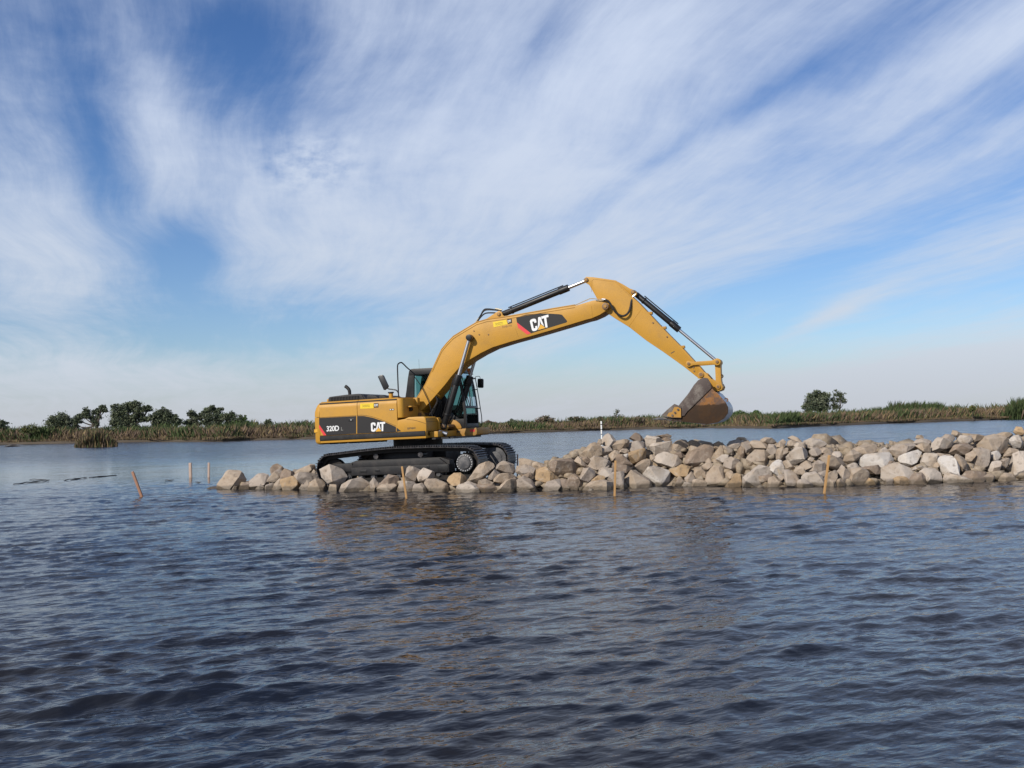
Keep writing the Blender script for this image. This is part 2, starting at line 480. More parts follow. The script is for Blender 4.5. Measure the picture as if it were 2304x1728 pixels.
# ------------------------------------------------------------------ water
def wave_field(x, y):
    rs = np.random.RandomState(11)
    h = np.zeros_like(x); dx = np.zeros_like(x); dy = np.zeros_like(x)
    comps = []
    for lam, slope, n, spread in ((1.35, .008, 5, 20), (0.85, .021, 9, 24), (0.50, .030, 12, 30), (0.30, .034, 16, 38), (0.19, .036, 18, 46), (0.125, .032, 20, 55)):
        for _ in range(n):
            l = lam * (0.8 + 0.45 * rs.rand())
            a = math.radians(-30 + spread * rs.randn() * 0.8)
            comps.append((2 * math.pi / l, a, slope * (0.6 + 0.8 * rs.rand()), rs.rand() * 6.283))
    # gusts: slow patches of rougher and smoother water
    gust = 0.85 + 0.30 * np.sin(0.55 * x + 0.9 * y + 1.3 * np.sin(0.31 * x - 0.4 * y)) * np.sin(0.37 * y - 0.22 * x + 0.8)
    for k, a, s, ph in comps:
        t = k * (x * math.sin(a) + y * math.cos(a)) + ph
        c = np.cos(t)
        h += (s / k) * c
        q = 0.75 * (s / k) * np.sin(t)
        dx -= q * math.sin(a); dy -= q * math.cos(a)
    return h * gust, dx * gust, dy * gust
ys = [1.6]
while ys[-1] < 40: ys.append(ys[-1] * 1.0046)
while ys[-1] < 2500: ys.append(ys[-1] * 1.05)
ys = np.array(ys); us = np.linspace(-1, 1, 460)
GY, GU = np.meshgrid(ys, us, indexing='ij')
GX = GU * (3.5 + 0.78 * GY)
hh, ddx, ddy = wave_field(GX, GY)
calm_np = np.clip((GY - 26.5) / 9, 0, 1) * np.clip((-4 - GX) / 4, 0, 1)
lee = np.clip((GY - 24.6) / 1.5, 0, 1) * np.clip((GX + 8) / 2, 0, 1)      # sheltered behind the rocks
amp = np.clip((60 - GY) / 35, 0, 1) * (1 - 0.85 * calm_np) * (1 - 0.6 * lee)
WV = np.stack([GX + ddx * amp, GY + ddy * amp, hh * amp], -1).reshape(-1, 3)
nr, nc = GX.shape
ii = (np.arange(nr - 1)[:, None] * nc + np.arange(nc - 1)[None, :]).ravel()
water = raw_mesh('water', WV, np.stack([ii, ii + 1, ii + nc + 1, ii + nc], 1), 'water', smooth=True)
tag(water, kind='structure')

# ------------------------------------------------------------------ far shore: marsh
shore_px = [(-500, 1014), (-200, 1006), (0, 1000), (160, 997.5), (330, 994), (500, 993.5), (560, 991), (720, 987), (900, 981), (1100, 976), (1300, 970), (1450, 965.5), (1600, 962.5), (1740, 963.5), (1850, 958), (1990, 953), (2150, 947.5), (2304, 943), (2550, 936), (2900, 927)]
shore = [on_water(*p) for p in shore_px]
SPX = np.array([p[0] for p in shore_px], float)
SX = np.array([p[0] for p in shore]); SY = np.array([p[1] for p in shore])
def shore_at(px): return np.interp(px, SPX, SX), np.interp(px, SPX, SY)
mb = MB()
rows = [(0, -0.25), (0.0, 0.05), (0.25, 0.26), (1.2, 0.33), (20, 0.45), (120, 0.6), (900, 0.9)]
npx = np.linspace(-500, 2900, 240)
vs = []
rs = np.random.RandomState(3)
wob = np.convolve(rs.randn(240 + 8), np.ones(5) / 5, 'valid')[:240] * 1.1
for d, zz_ in rows:
    for k, q in enumerate(npx):
        x, y = shore_at(q)
        y2 = y + d + (wob[k] if d < 30 else 0)
        vs.append((x * (1 + d / y), y2, zz_))
n = len(npx)
mb.add(vs, [(r * n + k, r * n + k + 1, (r + 1) * n + k + 1, (r + 1) * n + k) for r in range(len(rows) - 1) for k in range(n - 1)])
tag(mb.build('marsh_ground', 'soil', ang=80), kind='structure')

def vnoise(x, y, s, seed=0):
    return np.array([noise.noise((a * s + seed * 17.3, b_ * s, seed * 3.1)) for a, b_ in zip(x, y)])

def blades(name, x, y, z, h, w, col, lean=0.25, seed=1, parent=None):
    rs = np.random.RandomState(seed + 1000)
    n = len(x)
    th = rs.rand(n) * math.pi * 2
    wx, wy = np.cos(th) * w * .5, np.sin(th) * w * .5
    la = rs.rand(n) * 6.283; ll = lean * h * rs.rand(n)
    lx, ly = np.cos(la) * ll + 0.06 * h, np.sin(la) * ll
    P = np.stack([x, y, z], 1)
    V = np.empty((n, 4, 3))
    V[:, 0] = P + np.stack([-wx, -wy, 0 * wx], 1)
    V[:, 1] = P + np.stack([wx, wy, 0 * wx], 1)
    V[:, 2] = P + np.stack([wx * .8 + lx * .35, wy * .8 + ly * .35, h * .6], 1)
    V[:, 3] = P + np.stack([lx, ly, h], 1)
    b0 = np.arange(n)[:, None] * 4
    Fc = np.concatenate([b0 + np.array([[0, 1, 2]]), b0 + np.array([[0, 2, 3]])], 0)
    return raw_mesh(name, V.reshape(-1, 3), Fc, 'grass', np.repeat(col, 4, 0), parent)

def grass_colors(g, n, rs):
    """g in 0..1: straw to green"""
    straw = np.array([0.135, 0.100, 0.052]); brown = np.array([0.090, 0.062, 0.043]); green = np.array([0.042, 0.060, 0.022]); pink = np.array([0.120, 0.086, 0.066])
    r = rs.rand(n, 1)
    dry = np.where(r < .45, straw, np.where(r < .8, brown, pink))
    c = np.where(rs.rand(n, 1) < g[:, None], green, dry)
    return c * (0.85 + 0.8 * rs.rand(n, 1))
rs = np.random.RandomState(5)
N = 150000
q = rs.uniform(-420, 2800, N)
d = 0.15 + 26 * rs.rand(N) ** 2.2
bx, by = shore_at(q)
bx = bx * (1 + d / by); by = by + d
hp = np.interp(q, [-420, 0, 160, 300, 560, 700, 1080, 1250, 1400, 1600, 1750, 1900, 2050, 2304, 2800], [2.0, 2.0, 2.0, 1.7, 1.8, 1.7, 1.05, 1.3, 1.5, 1.5, 1.45, 1.5, 1.75, 2.1, 2.1])
n1 = vnoise(bx, by, 0.14, 1); n2 = vnoise(bx, by, 0.55, 2)
gp = np.interp(q, [-420, 300, 420, 640, 900, 1100, 1300, 1400, 1650, 1900, 2304, 2800], [.5, .4, .55, .35, .45, .5, .4, .2, .45, .35, .42, .42])
g = np.clip(gp + 1.3 * n1 + .5 * n2, .03, .97)
front = np.clip((d - 0.2) / 2.5, 0.22, 1)
h = hp * front * (0.30 + 0.85 * rs.rand(N) ** .8 + .5 * n1 + .3 * n2)
keep = h > 0.12
q, bx, by, d, h, g = (a[keep] for a in (q, bx, by, d, h, g))
g = np.where(d < 0.8, g * .35, g)
gr = blades('marsh_grass', bx, by, 0.25 + d * 0.008, h, 0.04 + 0.10 * rs.rand(len(h)), grass_colors(g, len(h), rs), 0.6, 8)
tag(gr, 'straw and green marsh grass along the far shore', 'grass', kind='stuff')

# ------------------------------------------------------------------ excavator
TH = math.radians(17.5); PH = math.radians(1.5)
O = np.array([(940 - 1152) / F * 27.0, 27.0, 0.13])
_fx = np.array([math.cos(TH), -math.sin(TH), 0]); LY = np.array([math.sin(TH), math.cos(TH), 0]); _uz = np.array([0, 0, 1.0])
FX = math.cos(PH) * _fx + math.sin(PH) * _uz
UZ = -math.sin(PH) * _fx + math.cos(PH) * _uz
EX = empty('excavator', Matrix(((FX[0], LY[0], UZ[0], O[0]), (FX[1], LY[1], UZ[1], O[1]), (FX[2], LY[2], UZ[2], O[2]), (0, 0, 0, 1))))
tag(EX, 'yellow tracked excavator with raised boom standing on the rocks', 'excavator')

def survey(x0, y0, s):
    """measure a point of the machine: picture position + distance yl from its centre plane -> machine (x, z)"""
    def g(a, b_, yl):
        d = ray(x0 + a / s, y0 + b_ / s)
        t = (yl - (CAMP - O) @ LY) / (d @ LY)
        P = CAMP + t * d - O
        return (P @ FX, P @ UZ)
    return g
mA = survey(660, 780, 3.95); mB = survey(900, 600, 4.424); mC = survey(1250, 600, 4.3667); mD = survey(1440, 780, 8.296)
mE = survey(690, 860, 7.373); mF = survey(880, 800, 8.296); mI = survey(1050, 670, 7.9); mJ = survey(1300, 610, 11.06); mH = survey(920, 980, 8.508); mG = survey(700, 980, 8.508)
def poly(g, pts, y): return [g(a, b_, y) for a, b_ in pts]
def p3(g, a, b_, y):
    x, z = g(a, b_, y); return (x, y, z)

# --- undercarriage
def loop_path():
    pts = []
    S, rs_ = (1.84, 0.47), 0.385; I, ri = (-1.86, 0.445), 0.365
    for k in range(0, 25): a = math.radians(90 - k * 7.5); pts.append((S[0] + rs_ * math.cos(a), S[1] + rs_ * math.sin(a)))
    pts += [(1.84 - k * .3, 0.085 - (0 if k % 2 else .002)) for k in range(1, 12)]
    for k in range(0, 25): a = math.radians(270 - k * 7.5); pts.append((I[0] + ri * math.cos(a), I[1] + ri * math.sin(a)))
    pts += [(-1.5, .835), (-1.05, .868), (-.6, .893), (-.25, .908), (0.05, .912), (.5, .905), (.9, .9), (1.3, .885), (1.6, .868)]
    return pts
def resample(pts, n):
    P = np.array(pts + [pts[0]]); seg = np.linalg.norm(np.diff(P, axis=0), axis=1); cu = np.concatenate([[0], np.cumsum(seg)])
    out = []
    for k in range(n):
        t = cu[-1] * k / n
        i = min(np.searchsorted(cu, t, 'right') - 1, len(seg) - 1)
        f = (t - cu[i]) / max(seg[i], 1e-9)
        out.append((P[i] + (P[i + 1] - P[i]) * f, (P[i + 1] - P[i]) / max(seg[i], 1e-9)))
    return out, cu[-1]
NSH = 49
LP, LEN = resample(loop_path(), NSH)
pit = LEN / NSH
sm = MB()
prof = [(-pit * .49, 0), (-pit * .49, .014), (-pit * .40, .016), (-pit * .38, .044), (-pit * .31, .044), (-pit * .28, .014), (-pit * .06, .014), (-pit * .035, .042), (pit * .035, .042), (pit * .06, .014), (pit * .28, .014), (pit * .31, .042), (pit * .38, .042), (pit * .40, .012), (pit * .53, .004), (pit * .53, -.008)]
prof = [(a, c * (1.35 if c > .02 else 1)) for a, c in prof]
sm.prism(prof, -.35, .35)
shoe_me = None
def build_track(yc, side):
    fr_ = MB()
    fr_.prism([(-1.55, .30), (-1.45, .56), (-1.2, .64), (1.15, .64), (1.40, .56), (1.40, .26), (-1.45, .24)], yc - .16, yc + .16)
    fr_.prism([(-1.30, .26), (-1.30, .47), (1.40, .47), (1.40, .26)], yc - .235, yc + .235)      # guard box, lit outer face
    fr_.prism([(-1.30, .47), (-1.20, .62), (1.15, .62), (1.35, .47)], yc - .232, yc + .16)
    T = fr_.build('track_frame', 'dark', EX, 0.012)
    T['label'] = 'dusty dark steel track with grouser shoes, %s the camera' % ('nearer' if side < 0 else 'farther from')
    global shoe_me
    for (c, t) in LP:
        if shoe_me is None:
            o = sm.build('track_shoe', 'track', T); shoe_me = o.data
        else:
            o = link(bpy.data.objects.new('track_shoe', shoe_me), T)
        ang = math.atan2(t[1], t[0])
        # loop runs clockwise: outward is to the left of travel
        o.matrix_local = Matrix.Translation((c[0], yc, c[1])) @ Matrix.Rotation(-ang, 4, 'Y')
    ch = MB()
    for off in (-.13, .13):
        lo, _ = resample(loop_path(), 98)
        n = len(lo); vs = []; 
        for (c, t) in lo:
            nx, nz = -t[1], t[0]
            for yy in (-.03, .03):
                vs.append((c[0] - nx * .004, yc + off + yy, c[1] - nz * .004)); vs.append((c[0] - nx * .10, yc + off + yy, c[1] - nz * .10))
        fs = []
        for k in range(n):
            a, e = 4 * k, 4 * ((k + 1) % n)
            fs += [(a, e, e + 1, a + 1), (a + 2, a + 3, e + 3, e + 2), (a + 1, e + 1, e + 3, a + 3)]
        ch.add(vs, fs)
    ch.build('track_chain', 'track_side', T)
    # idler (rear) and sprocket with final drive (front)
    idl = MB(); idl.cyl_y(-1.86, .445, yc - .09, yc + .09, .265, 28); idl.cyl_y(-1.86, .445, yc - .13, yc + .13, .12, 20)
    idl.build('idler_wheel', 'track_side', T, .01)
    bl = MB(); bl.box(-1.80, -1.28, yc - .20, yc + .20, .36, .58); bl.build('idler_yoke', 'dark', T, .02)
    sp_ = MB()
    tp = [(1.84 + (.285 if k % 2 else .24) * math.cos(k * math.pi / 21), .47 + (.285 if k % 2 else .24) * math.sin(k * math.pi / 21)) for k in range(42)]
    sp_.prism(tp, yc - .05, yc + .05)
    sp_.build('sprocket', 'track_side', T)
    fd = MB()
    if side < 0:
        fd.cyl_y(1.84, .475, yc - .265, yc + .1, .222, 40); fd.cyl_y(1.84, .475, yc - .29, yc - .25, .15, 32)
        D = fd.build('final_drive', 'final_drive', T, .012)
        bo = MB()
        for k in range(20):
            a = k * math.pi / 10 + .1
            bo.cyl_y(1.84 + .196 * math.cos(a), .475 + .196 * math.sin(a), yc - .285, yc - .26, .014, 6)
        bo.each('bolt', 'bolt', T)
    else:
        fd.cyl_y(1.84, .475, yc - .25, yc + .1, .315, 40); fd.cyl_y(1.84, .475, yc - .27, yc - .2, .20, 32)
        fd.prism([(1.84, .79), (1.2, .74), (1.2, .25), (1.84, .16)], yc - .24, yc - .1)
        fd.build('final_drive', 'final_drive', T, .012)
    for x in (-1.42, -1.06, -.70, -.34, .02, .38, .74, 1.10):
        r_ = MB(); r_.cyl_y(x, .215, yc - .20, yc + .20, .055, 14); r_.cyl_y(x, .215, yc - .16, yc - .08, .085, 16); r_.cyl_y(x, .215, yc + .08, yc + .16, .085, 16)
        r_.build('track_roller', 'final_drive', T)
    for x in (-.62, .62):
        r_ = MB(); r_.cyl_y(x, .73, yc - .17, yc + .17, .068, 16); r_.box(x - .05, x + .05, yc - .05, yc + .16, .60, .73)
        r_.build('carrier_roller', 'track', T)
    if side < 0:
        pl_ = MB(); pl_.box(1.10, 1.38, yc - .245, yc - .236, .29, .45); pl_.box(-.62, -.50, yc - .245, yc - .236, .345, .40); pl_.box(-1.05, -.86, yc - .245, yc - .236, .335, .40); pl_.box(.80, .88, yc - .245, yc - .236, .37, .45)
        pl_.each('cover_plate', 'black', T, .004)
    return T
build_track(-1.19, -1)
build_track(1.19, 1)
cb = MB(); cb.prism([(-.75, .46), (-.62, .82), (.62, .82), (.75, .46)], -1.1, 1.1); cb.box(-1.0, 1.0, -.55, .55, .5, .78)
cb.build('carbody', 'dark', EX, .02)
sw = MB(); sw.tube([(0, 0, .80), (0, 0, .93)], .74, 40); sw.tube([(0, 0, .93), (0, 0, 1.15)], .66, 40)
sw.build('swing_bearing', 'dark', EX, .01)

# --- upper frame, counterweight, housing
ufm = MB(); ufm.box(-2.2, .80, -1.30, 1.30, 1.135, 1.20); ufm.box(-2.2, .795, -1.348, -1.20, 1.135, 1.33); ufm.box(-2.2, .70, -1.20, 1.30, 1.19, 1.33)
ufm.box(.795, 1.02, -1.10, .28, 1.15, 1.30)
ufm.build('deck_frame', 'yellow', EX, .02)
und = MB()
for x, w_ in ((-2.0, .12), (-1.7, .05), (-1.45, .2), (-1.1, .1), (-.85, .16), (-.55, .06), (.45, .15), (.9, .1), (1.15, .2), (1.4, .08)):
    und.box(x, x + w_, -1.22, -.9 if x < .6 else .9, 1.095, 1.14)
und.each('underside_bracket', 'dark', EX)
rs_ = MB(); rs_.prism([(-1.345, 1.19), (-1.372, 1.205), (-1.382, 1.25), (-1.372, 1.31), (-1.345, 1.325)], -2.195, .775, 'x')
rs_.build('side_bumper_strip', 'rubber', EX)

cwplan = [(-2.2, -1.35), (-2.29, -1.345), (-2.35, -1.31), (-2.39, -1.25), (-2.43, -1.1), (-2.56, -.75), (-2.66, -.4), (-2.70, 0)]
cwplan = cwplan + [(x, -y) for x, y in reversed(cwplan[:-1])]
def cw_section(ins):
    out = []
    for x, y in cwplan:
        k = max(0.0, -(x + 2.2)) / .5
        out.append((x + ins * min(1, k * 2.2), y * (1 - ins / 1.35)))
    return out
def cw_part(name, levels):
    m_ = MB(); n = len(cwplan); vs = []
    for z, ins in levels: vs += [(x, y, z) for x, y in cw_section(ins)]
    fs = [(r * n + k, r * n + (k + 1) % n, (r + 1) * n + (k + 1) % n, (r + 1) * n + k) for r in range(len(levels) - 1) for k in range(n)]
    fs += [tuple(range(n)), tuple(range((len(levels) - 1) * n, len(levels) * n))]
    return m_.add(vs, fs).build(name, 'yellow', EX, 0, ang=50)
CW = cw_part('counterweight', [(1.10, .10), (1.115, .05), (1.15, .015), (1.19, 0), (1.812, 0)])
cw_part('counterweight_cap', [(1.824, .002), (1.95, .008), (2.05, .035), (2.13, .075), (2.19, .13), (2.225, .20)])
lb = MB(); lb.add([p3(mE, a, c, -1.353) for a, c in ((125, 783), (182, 778), (182, 832), (125, 836))], [(0, 1, 2, 3)])
lb.build('warning_label', 'print_yellow', CW)

core = MB(); core.box(-2.19, .02, -1.325, 1.325, 1.3, 2.18)
core.build('housing_core', 'black', EX)
def shoulder(y1): return [(-1.35, 1.338), (-1.35, 2.04), (-1.343, 2.10), (-1.32, 2.155), (-1.28, 2.193), (-1.22, 2.215), (-1.10, 2.225), (y1, 2.235), (y1, 1.338)]
hd1 = MB(); hd1.prism([(-1.35, 1.338), (-1.35, 2.04), (-1.343, 2.10), (-1.32, 2.155), (-1.28, 2.193), (-1.22, 2.215), (-1.10, 2.225), (1.1, 2.225), (1.28, 2.19), (1.35, 2.04), (1.35, 1.338)], -2.19, -1.10, 'x')
DOOR1 = hd1.build('rear_housing_door', 'yellow', EX, 0)
hd2 = MB(); hd2.prism(shoulder(.22), -1.088, .022, 'x')
DOOR2 = hd2.build('front_housing_door', 'yellow', EX, 0)
lh = MB(); lh.box(-1.088, -.52, .23, 1.34, 1.338, 2.2); lh.build('left_housing', 'yellow', EX, .03)
# seam where the lower printed panels begin
sm_ = MB(); sm_.tube([p3(mE, 208, 585, -1.352), p3(mE, 820, 552, -1.352)], .004, 6)
cur = [p3(mE, a, c, -1.352) for a, c in ((832, 548), (950, 547), (1090, 573), (1240, 622), (1400, 690), (1485, 728))]
sm_.tube(spline(cur, 4), .004, 6)
sm_.each('panel_seam', 'black', EX)
gr_ = MB(); g0 = mE(350, 300, -1.0); g1 = mE(860, 285, -1.0)
gr_.prism([(mE(345, 305, -1.0)[0], 2.2), (mE(352, 240, -1.0)[0], 2.335), (mE(375, 222, -1.0)[0], 2.355), (mE(640, 205, -1.0)[0], 2.385), (mE(845, 188, -1.0)[0], 2.39), (mE(905, 200, -1.0)[0], 2.36), (mE(960, 290, -1.0)[0], 2.2)], -.98, .75)
GR = gr_.build('engine_hood', 'dark', EX, .02)
sl_ = None
xs_ = np.linspace(mE(385, 0, -1.0)[0], mE(840, 0, -1.0)[0], 19)
for x in xs_:
    if sl_ is None:
        s0 = MB(); s0.box(-.014, .014, -.012, .012, -.045, .045); o = s0.build('grille_slat', 'black', GR); sl_ = o.data
    else: o = link(bpy.data.objects.new('grille_slat', sl_), GR)
    o.location = (x, -.993, 2.29)
bmp = MB(); bmp.box(mE(305, 0, -1.0)[0], mE(352, 0, -1.0)[0], -.95, .6, 2.2, 2.30); bmp.build('hood_edge', 'yellow', GR, .02)
tp_ = MB()
for (a, c, h_) in ((905, 1010, .13), (1000, 1210, .11), (1205, 1345, .09)):
    xa, xb = mE(a, 250, -.9)[0], mE(c, 250, -.9)[0]
    tp_.prism([(xa, 2.2), (xa + .02, 2.23 + h_ * .8), (xa + .06, 2.23 + h_), (xb - .09, 2.23 + h_ * .75), (xb, 2.23)], -.95, .1)
tp_.each('hood_step_plate', 'dark', EX, .015)
exh = MB(); exh.tube(spline([p3(mE, 715, 215, -.7), p3(mE, 712, 160, -.7), p3(mE, 700, 120, -.7), p3(mE, 672, 88, -.7), p3(mE, 642, 66, -.7)], 4), [.042] * 4 + [.045] * 4 + [.046] * 4 + [.047] * 5, 12)
exh.build('exhaust_pipe', 'dark', EX)
fc = MB(); x_, z_ = mE(1400, 240, -1.05); fc.tube([(x_, -1.05, 2.2), (x_, -1.05, z_ + .09)], .055, 16); 
FC = fc.build('filler_neck', 'yellow', EX, .006)
fc = MB(); fc.tube([(x_, -1.05, z_ + .09), (x_, -1.05, z_ + .125)], .078, 16); fc.build('filler_cap', 'black', FC, .01)

# fuel tank, tool box
tk = MB()
tpl = [(.035, -1.35), (.10, -1.348), (.15, -1.33), (.185, -1.29), (.20, -1.22), (.235, -.42), (.035, -.42)]
tk.prism(tpl, 1.69, 2.19, 'z'); TK = tk.build('fuel_tank', 'yellow', EX, .018)
tk = MB(); tk.box(.20, .34, -1.13, -.78, 1.955, 1.985); tk.build('tank_step', 'yellow', TK, .01)
tk = MB(); tk.prism([(.16, -.62), (.30, -.62), (.30, -.44), (.16, -.44)], 2.0, 2.21, 'z'); tk.build('tank_rim', 'yellow', TK, .03)
tk = MB(); tk.cyl_y(.22, 1.90, -1.0, -.86, .05, 12); tk.build('drain_plug', 'dark', TK)
tb = MB()
tb.prism(poly(mE, [(1492, 634), (1628, 608), (1650, 596), (1690, 580), (1820, 572), (1940, 570), (1972, 590), (1985, 680), (1986, 812), (1495, 832)], -1.35), -1.35, -.55)
TB = tb.build('tool_box', 'yellow', EX, .025)
tb = MB(); tb.tube(spline([p3(mE, 1660, 616, -1.352), p3(mE, 1780, 628, -1.352), p3(mE, 1880, 655, -1.352), p3(mE, 1975, 686, -1.352)], 4), .0045, 6)
tb.tube([(.815, -1.33, 1.555), (.815, -.60, 1.555)], .0045, 6); tb.build('box_seam', 'black', TB)
tb = MB(); tb.prism([(.80, 1.34), (.80, 1.66), (.84, 1.64), (.87, 1.56), (.88, 1.34)], -.60, -.40); VN = tb.build('vent_panel', 'yellow', EX, .01)
for k in range(3):
    v_ = MB(); v_.box(.862, .885, -.55, -.46, 1.375 + k * .055, 1.41 + k * .055); v_.build('vent_hole', 'black', VN)
tb = MB(); tb.tube(spline([p3(mF, 440, 400, -.38), p3(mF, 560, 570, -.38), p3(mF, 640, 730, -.38), p3(mF, 700, 860, -.38), p3(mF, 745, 1010, -.45), p3(mF, 775, 1180, -.6), p3(mF, 800, 1400, -.62), p3(mF, 800, 1480, -.62)], 5), .011, 6)
tb.build('whip_cable', 'black', EX)

# front frame round the boom foot
br = MB()
for y0 in (-.44, .38):
    br.prism([(.02, 1.3), (.0, 1.72), (.06, 1.84), (.18, 1.9), (.33, 1.84), (.40, 1.74), (.44, 1.6), (.75, 1.42), (1.02, 1.50), (1.06, 1.40), (1.0, 1.3)], y0, y0 + .06)
br.each('boom_foot_bracket', 'yellow_worn', EX, .008)
cb = MB(); cb.cyl_y(.27, 1.76, -.47, .47, .055, 16); cb.cyl_y(.935, 1.42, -.52, .52, .05, 16); cb.each('pivot_pin', 'pin', EX)
cb = MB(); cb.box(.05, .80, -.36, .26, 1.3, 1.62); cb.tube([(.02, -.62, 1.72), (.02, -.40, 1.74)], .09, 12); cb.build('valve_block', 'dark', EX, .02)
hz_ = MB()
for k in range(7):
    y = -.28 + k * .085
    hz_.tube(spline([(.35 + .03 * k, y, 1.58), (.62, y, 1.92 + .04 * (k % 3)), (.72 - .02 * k, y, 2.15), (.52 - .02 * k, y, 2.34)], 5), .022, 6)
hz_.each('hydraulic_hose', 'rubber', EX)

# --- cab
CAB = MB()
rp = poly(mF, [(262, 795), (285, 640), (310, 430), (332, 290), (365, 252), (432, 242), (446, 292), (428, 400), (424, 760), (440, 980), (268, 980)], .3)
for y0 in (.30, 1.24): CAB.prism(rp, y0, y0 + .06)
zt = 3.035; xr = -.24; xf = 1.13
CAB.prism([(xr - .05, zt - .09), (xr, zt - .015), (xr + .08, zt), (xf - .1, zt - .02), (xf + .01, zt - .09), (xf + .03, zt - .17), (xr - .06, zt - .17)], .29, 1.31)
fpts = [(1.12, 2.90), (1.175, 2.72), (1.225, 2.48), (1.262, 2.2), (1.285, 1.95), (1.297, 1.7), (1.292, 1.345)]
for y0 in (.30, 1.245):
    vs = [(x, y0, z) for x, z in fpts] + [(x - .075, y0, z) for x, z in reversed(fpts)]
    CAB.prism([(v[0], v[2]) for v in vs], y0, y0 + .06)
CAB.prism([(1.262, 1.34), (1.292, 1.34), (1.297, 1.47), (1.27, 1.47)], .36, 1.245)
CAB.prism([(1.24, 1.95), (1.285, 1.95), (1.292, 1.88), (1.24, 1.88)], .36, 1.245)
CAB.box(-.42, 1.25, .30, .335, 1.34, 1.60); CAB.box(-.42, .62, .30, .335, 1.60, 1.98); CAB.prism([(.62, 1.6), (.62, 1.98), (.70, 1.9), (1.0, 1.68), (1.1, 1.6)], .30, .335)
CAB.prism([(.12, 1.95), (.12, 2.42), (.60, 2.42), (.80, 2.1), (.72, 1.9), (.62, 1.95)], .302, .338)  # black panel added over the glass, standing in for the shade there
CAB.box(-.42, 1.25, 1.265, 1.30, 1.34, 1.75); CAB.box(-.44, -.38, .30, 1.30, 1.34, 2.15); CAB.box(-.42, 1.27, .3, 1.3, 1.33, 1.37)
CABO = CAB.build('cab', 'black', EX, .008)
def pane(name, pts): 
    m_ = MB(); n = len(pts); m_.add(pts, [tuple(range(n))]); return m_.build(name, 'glass', CABO, smooth=False)
side_glass = [(-.12, 1.98), (-.12, 2.9), (1.06, 2.88), (1.16, 2.45), (1.215, 1.98), (1.225, 1.62), (1.1, 1.62), (.66, 1.97)]
pane('side_window', [(x, .322, z) for x, z in side_glass])
pane('side_window', [(x, 1.272, z) for x, z in [(-.12, 1.75), (-.12, 2.9), (1.06, 2.88), (1.16, 2.45), (1.22, 1.75)]])
pane('rear_window', [(-.36, .36, 2.15), (-.36, 1.24, 2.15), (-.24, 1.24, 2.9), (-.24, .36, 2.9)])
for k in range(len(fpts) - 2):
    (xa, za), (xb, zb) = fpts[k], fpts[k + 1]
    pane('windshield', [(xa - .015, .36, za), (xa - .015, 1.245, za), (xb - .015, 1.245, zb), (xb - .015, .36, zb)])
st = MB(); st.box(.05, .55, .55, 1.05, 1.75, 1.9); st.prism([(-.02, 1.8), (.12, 1.8), (.02, 2.5), (-.10, 2.5)], .58, 1.02); st.prism([(-.1, 2.5), (.0, 2.5), (-.03, 2.72), (-.12, 2.7)], .68, .92); st.box(.1, .5, .6, 1.0, 1.4, 1.75)
st.box(.2, .75, .42, .55, 1.4, 2.0); st.box(.2, .75, 1.08, 1.2, 1.4, 2.0); st.tube([(1.0, .6, 1.4), (1.06, .6, 2.1)], .03, 8); st.tube([(.72, .48, 2.0), (.76, .48, 2.18)], .018, 8)
st.build('operator_seat', 'seat', CABO, .03)
wp = MB(); wp.tube([(1.19, .40, 2.76), (1.275, .46, 2.25), (1.305, .62, 1.93)], .012, 6); wp.tube([(1.30, .62, 2.4), (1.315, .66, 1.95)], .014, 6); wp.build('wiper', 'pin', CABO)
hr = MB()
yf = 1.22
hr.tube(spline([p3(mF, 1572, 430, yf), p3(mF, 1602, 590, yf), p3(mF, 1645, 850, yf), p3(mF, 1668, 1000, yf), p3(mF, 1690, 1150, yf), p3(mF, 1690, 1270, yf), p3(mF, 1668, 1325, yf), p3(mF, 1610, 1335, yf)], 4), .012, 6)
for (a, c, e, g_) in ((1545, 640, 1612, 632), (1596, 988, 1668, 982), (1470, 360, 1530, 345)): hr.tube([p3(mF, a, c, yf), p3(mF, e, g_, yf)], .014, 6)
hr.tube([p3(mF, 1525, 436, yf), p3(mF, 1582, 422, yf)], .018, 6)
hr.tube(spline([p3(mF, 1570, 420, yf), p3(mF, 1572, 398, yf), p3(mF, 1610, 388, yf), p3(mF, 1652, 390, yf), p3(mF, 1662, 430, yf)], 3), .008, 6)
hr.build('cab_grab_rail', 'black', CABO)
mr = MB(); mr.prism(poly(mF, [(1616, 445), (1632, 430), (1708, 432), (1724, 448), (1722, 590), (1708, 605), (1636, 603), (1616, 590)], yf), yf - .02, yf + .03); mr.build('cab_mirror', 'mirror_glass', CABO, .008)
wl = MB(); x_, z_ = mF(1465, 268, .75); wl.cyl_y(x_, z_, .70, .80, .045, 14); wl.tube([(x_, .75, z_), (x_ - .03, .75, z_ - .12)], .02, 6)
wl.tube([(x_ - .06, .75, z_), (x_ + .01, .75, z_ - .005)], .05, 14); wl.build('work_lamp', 'amber', CABO)
wl = MB(); wl.tube([(x_ + .01, .75, z_ - .005), (x_ + .085, .75, z_ - .01)], .052, 14); wl.build('lamp_housing', 'black', CABO)
an = MB(); x_, z_ = mF(525, 245, .9); an.tube([(x_, .9, z_ - .02), (x_, .9, z_ + .26)], .003, 5); an.build('antenna', 'black', CABO)
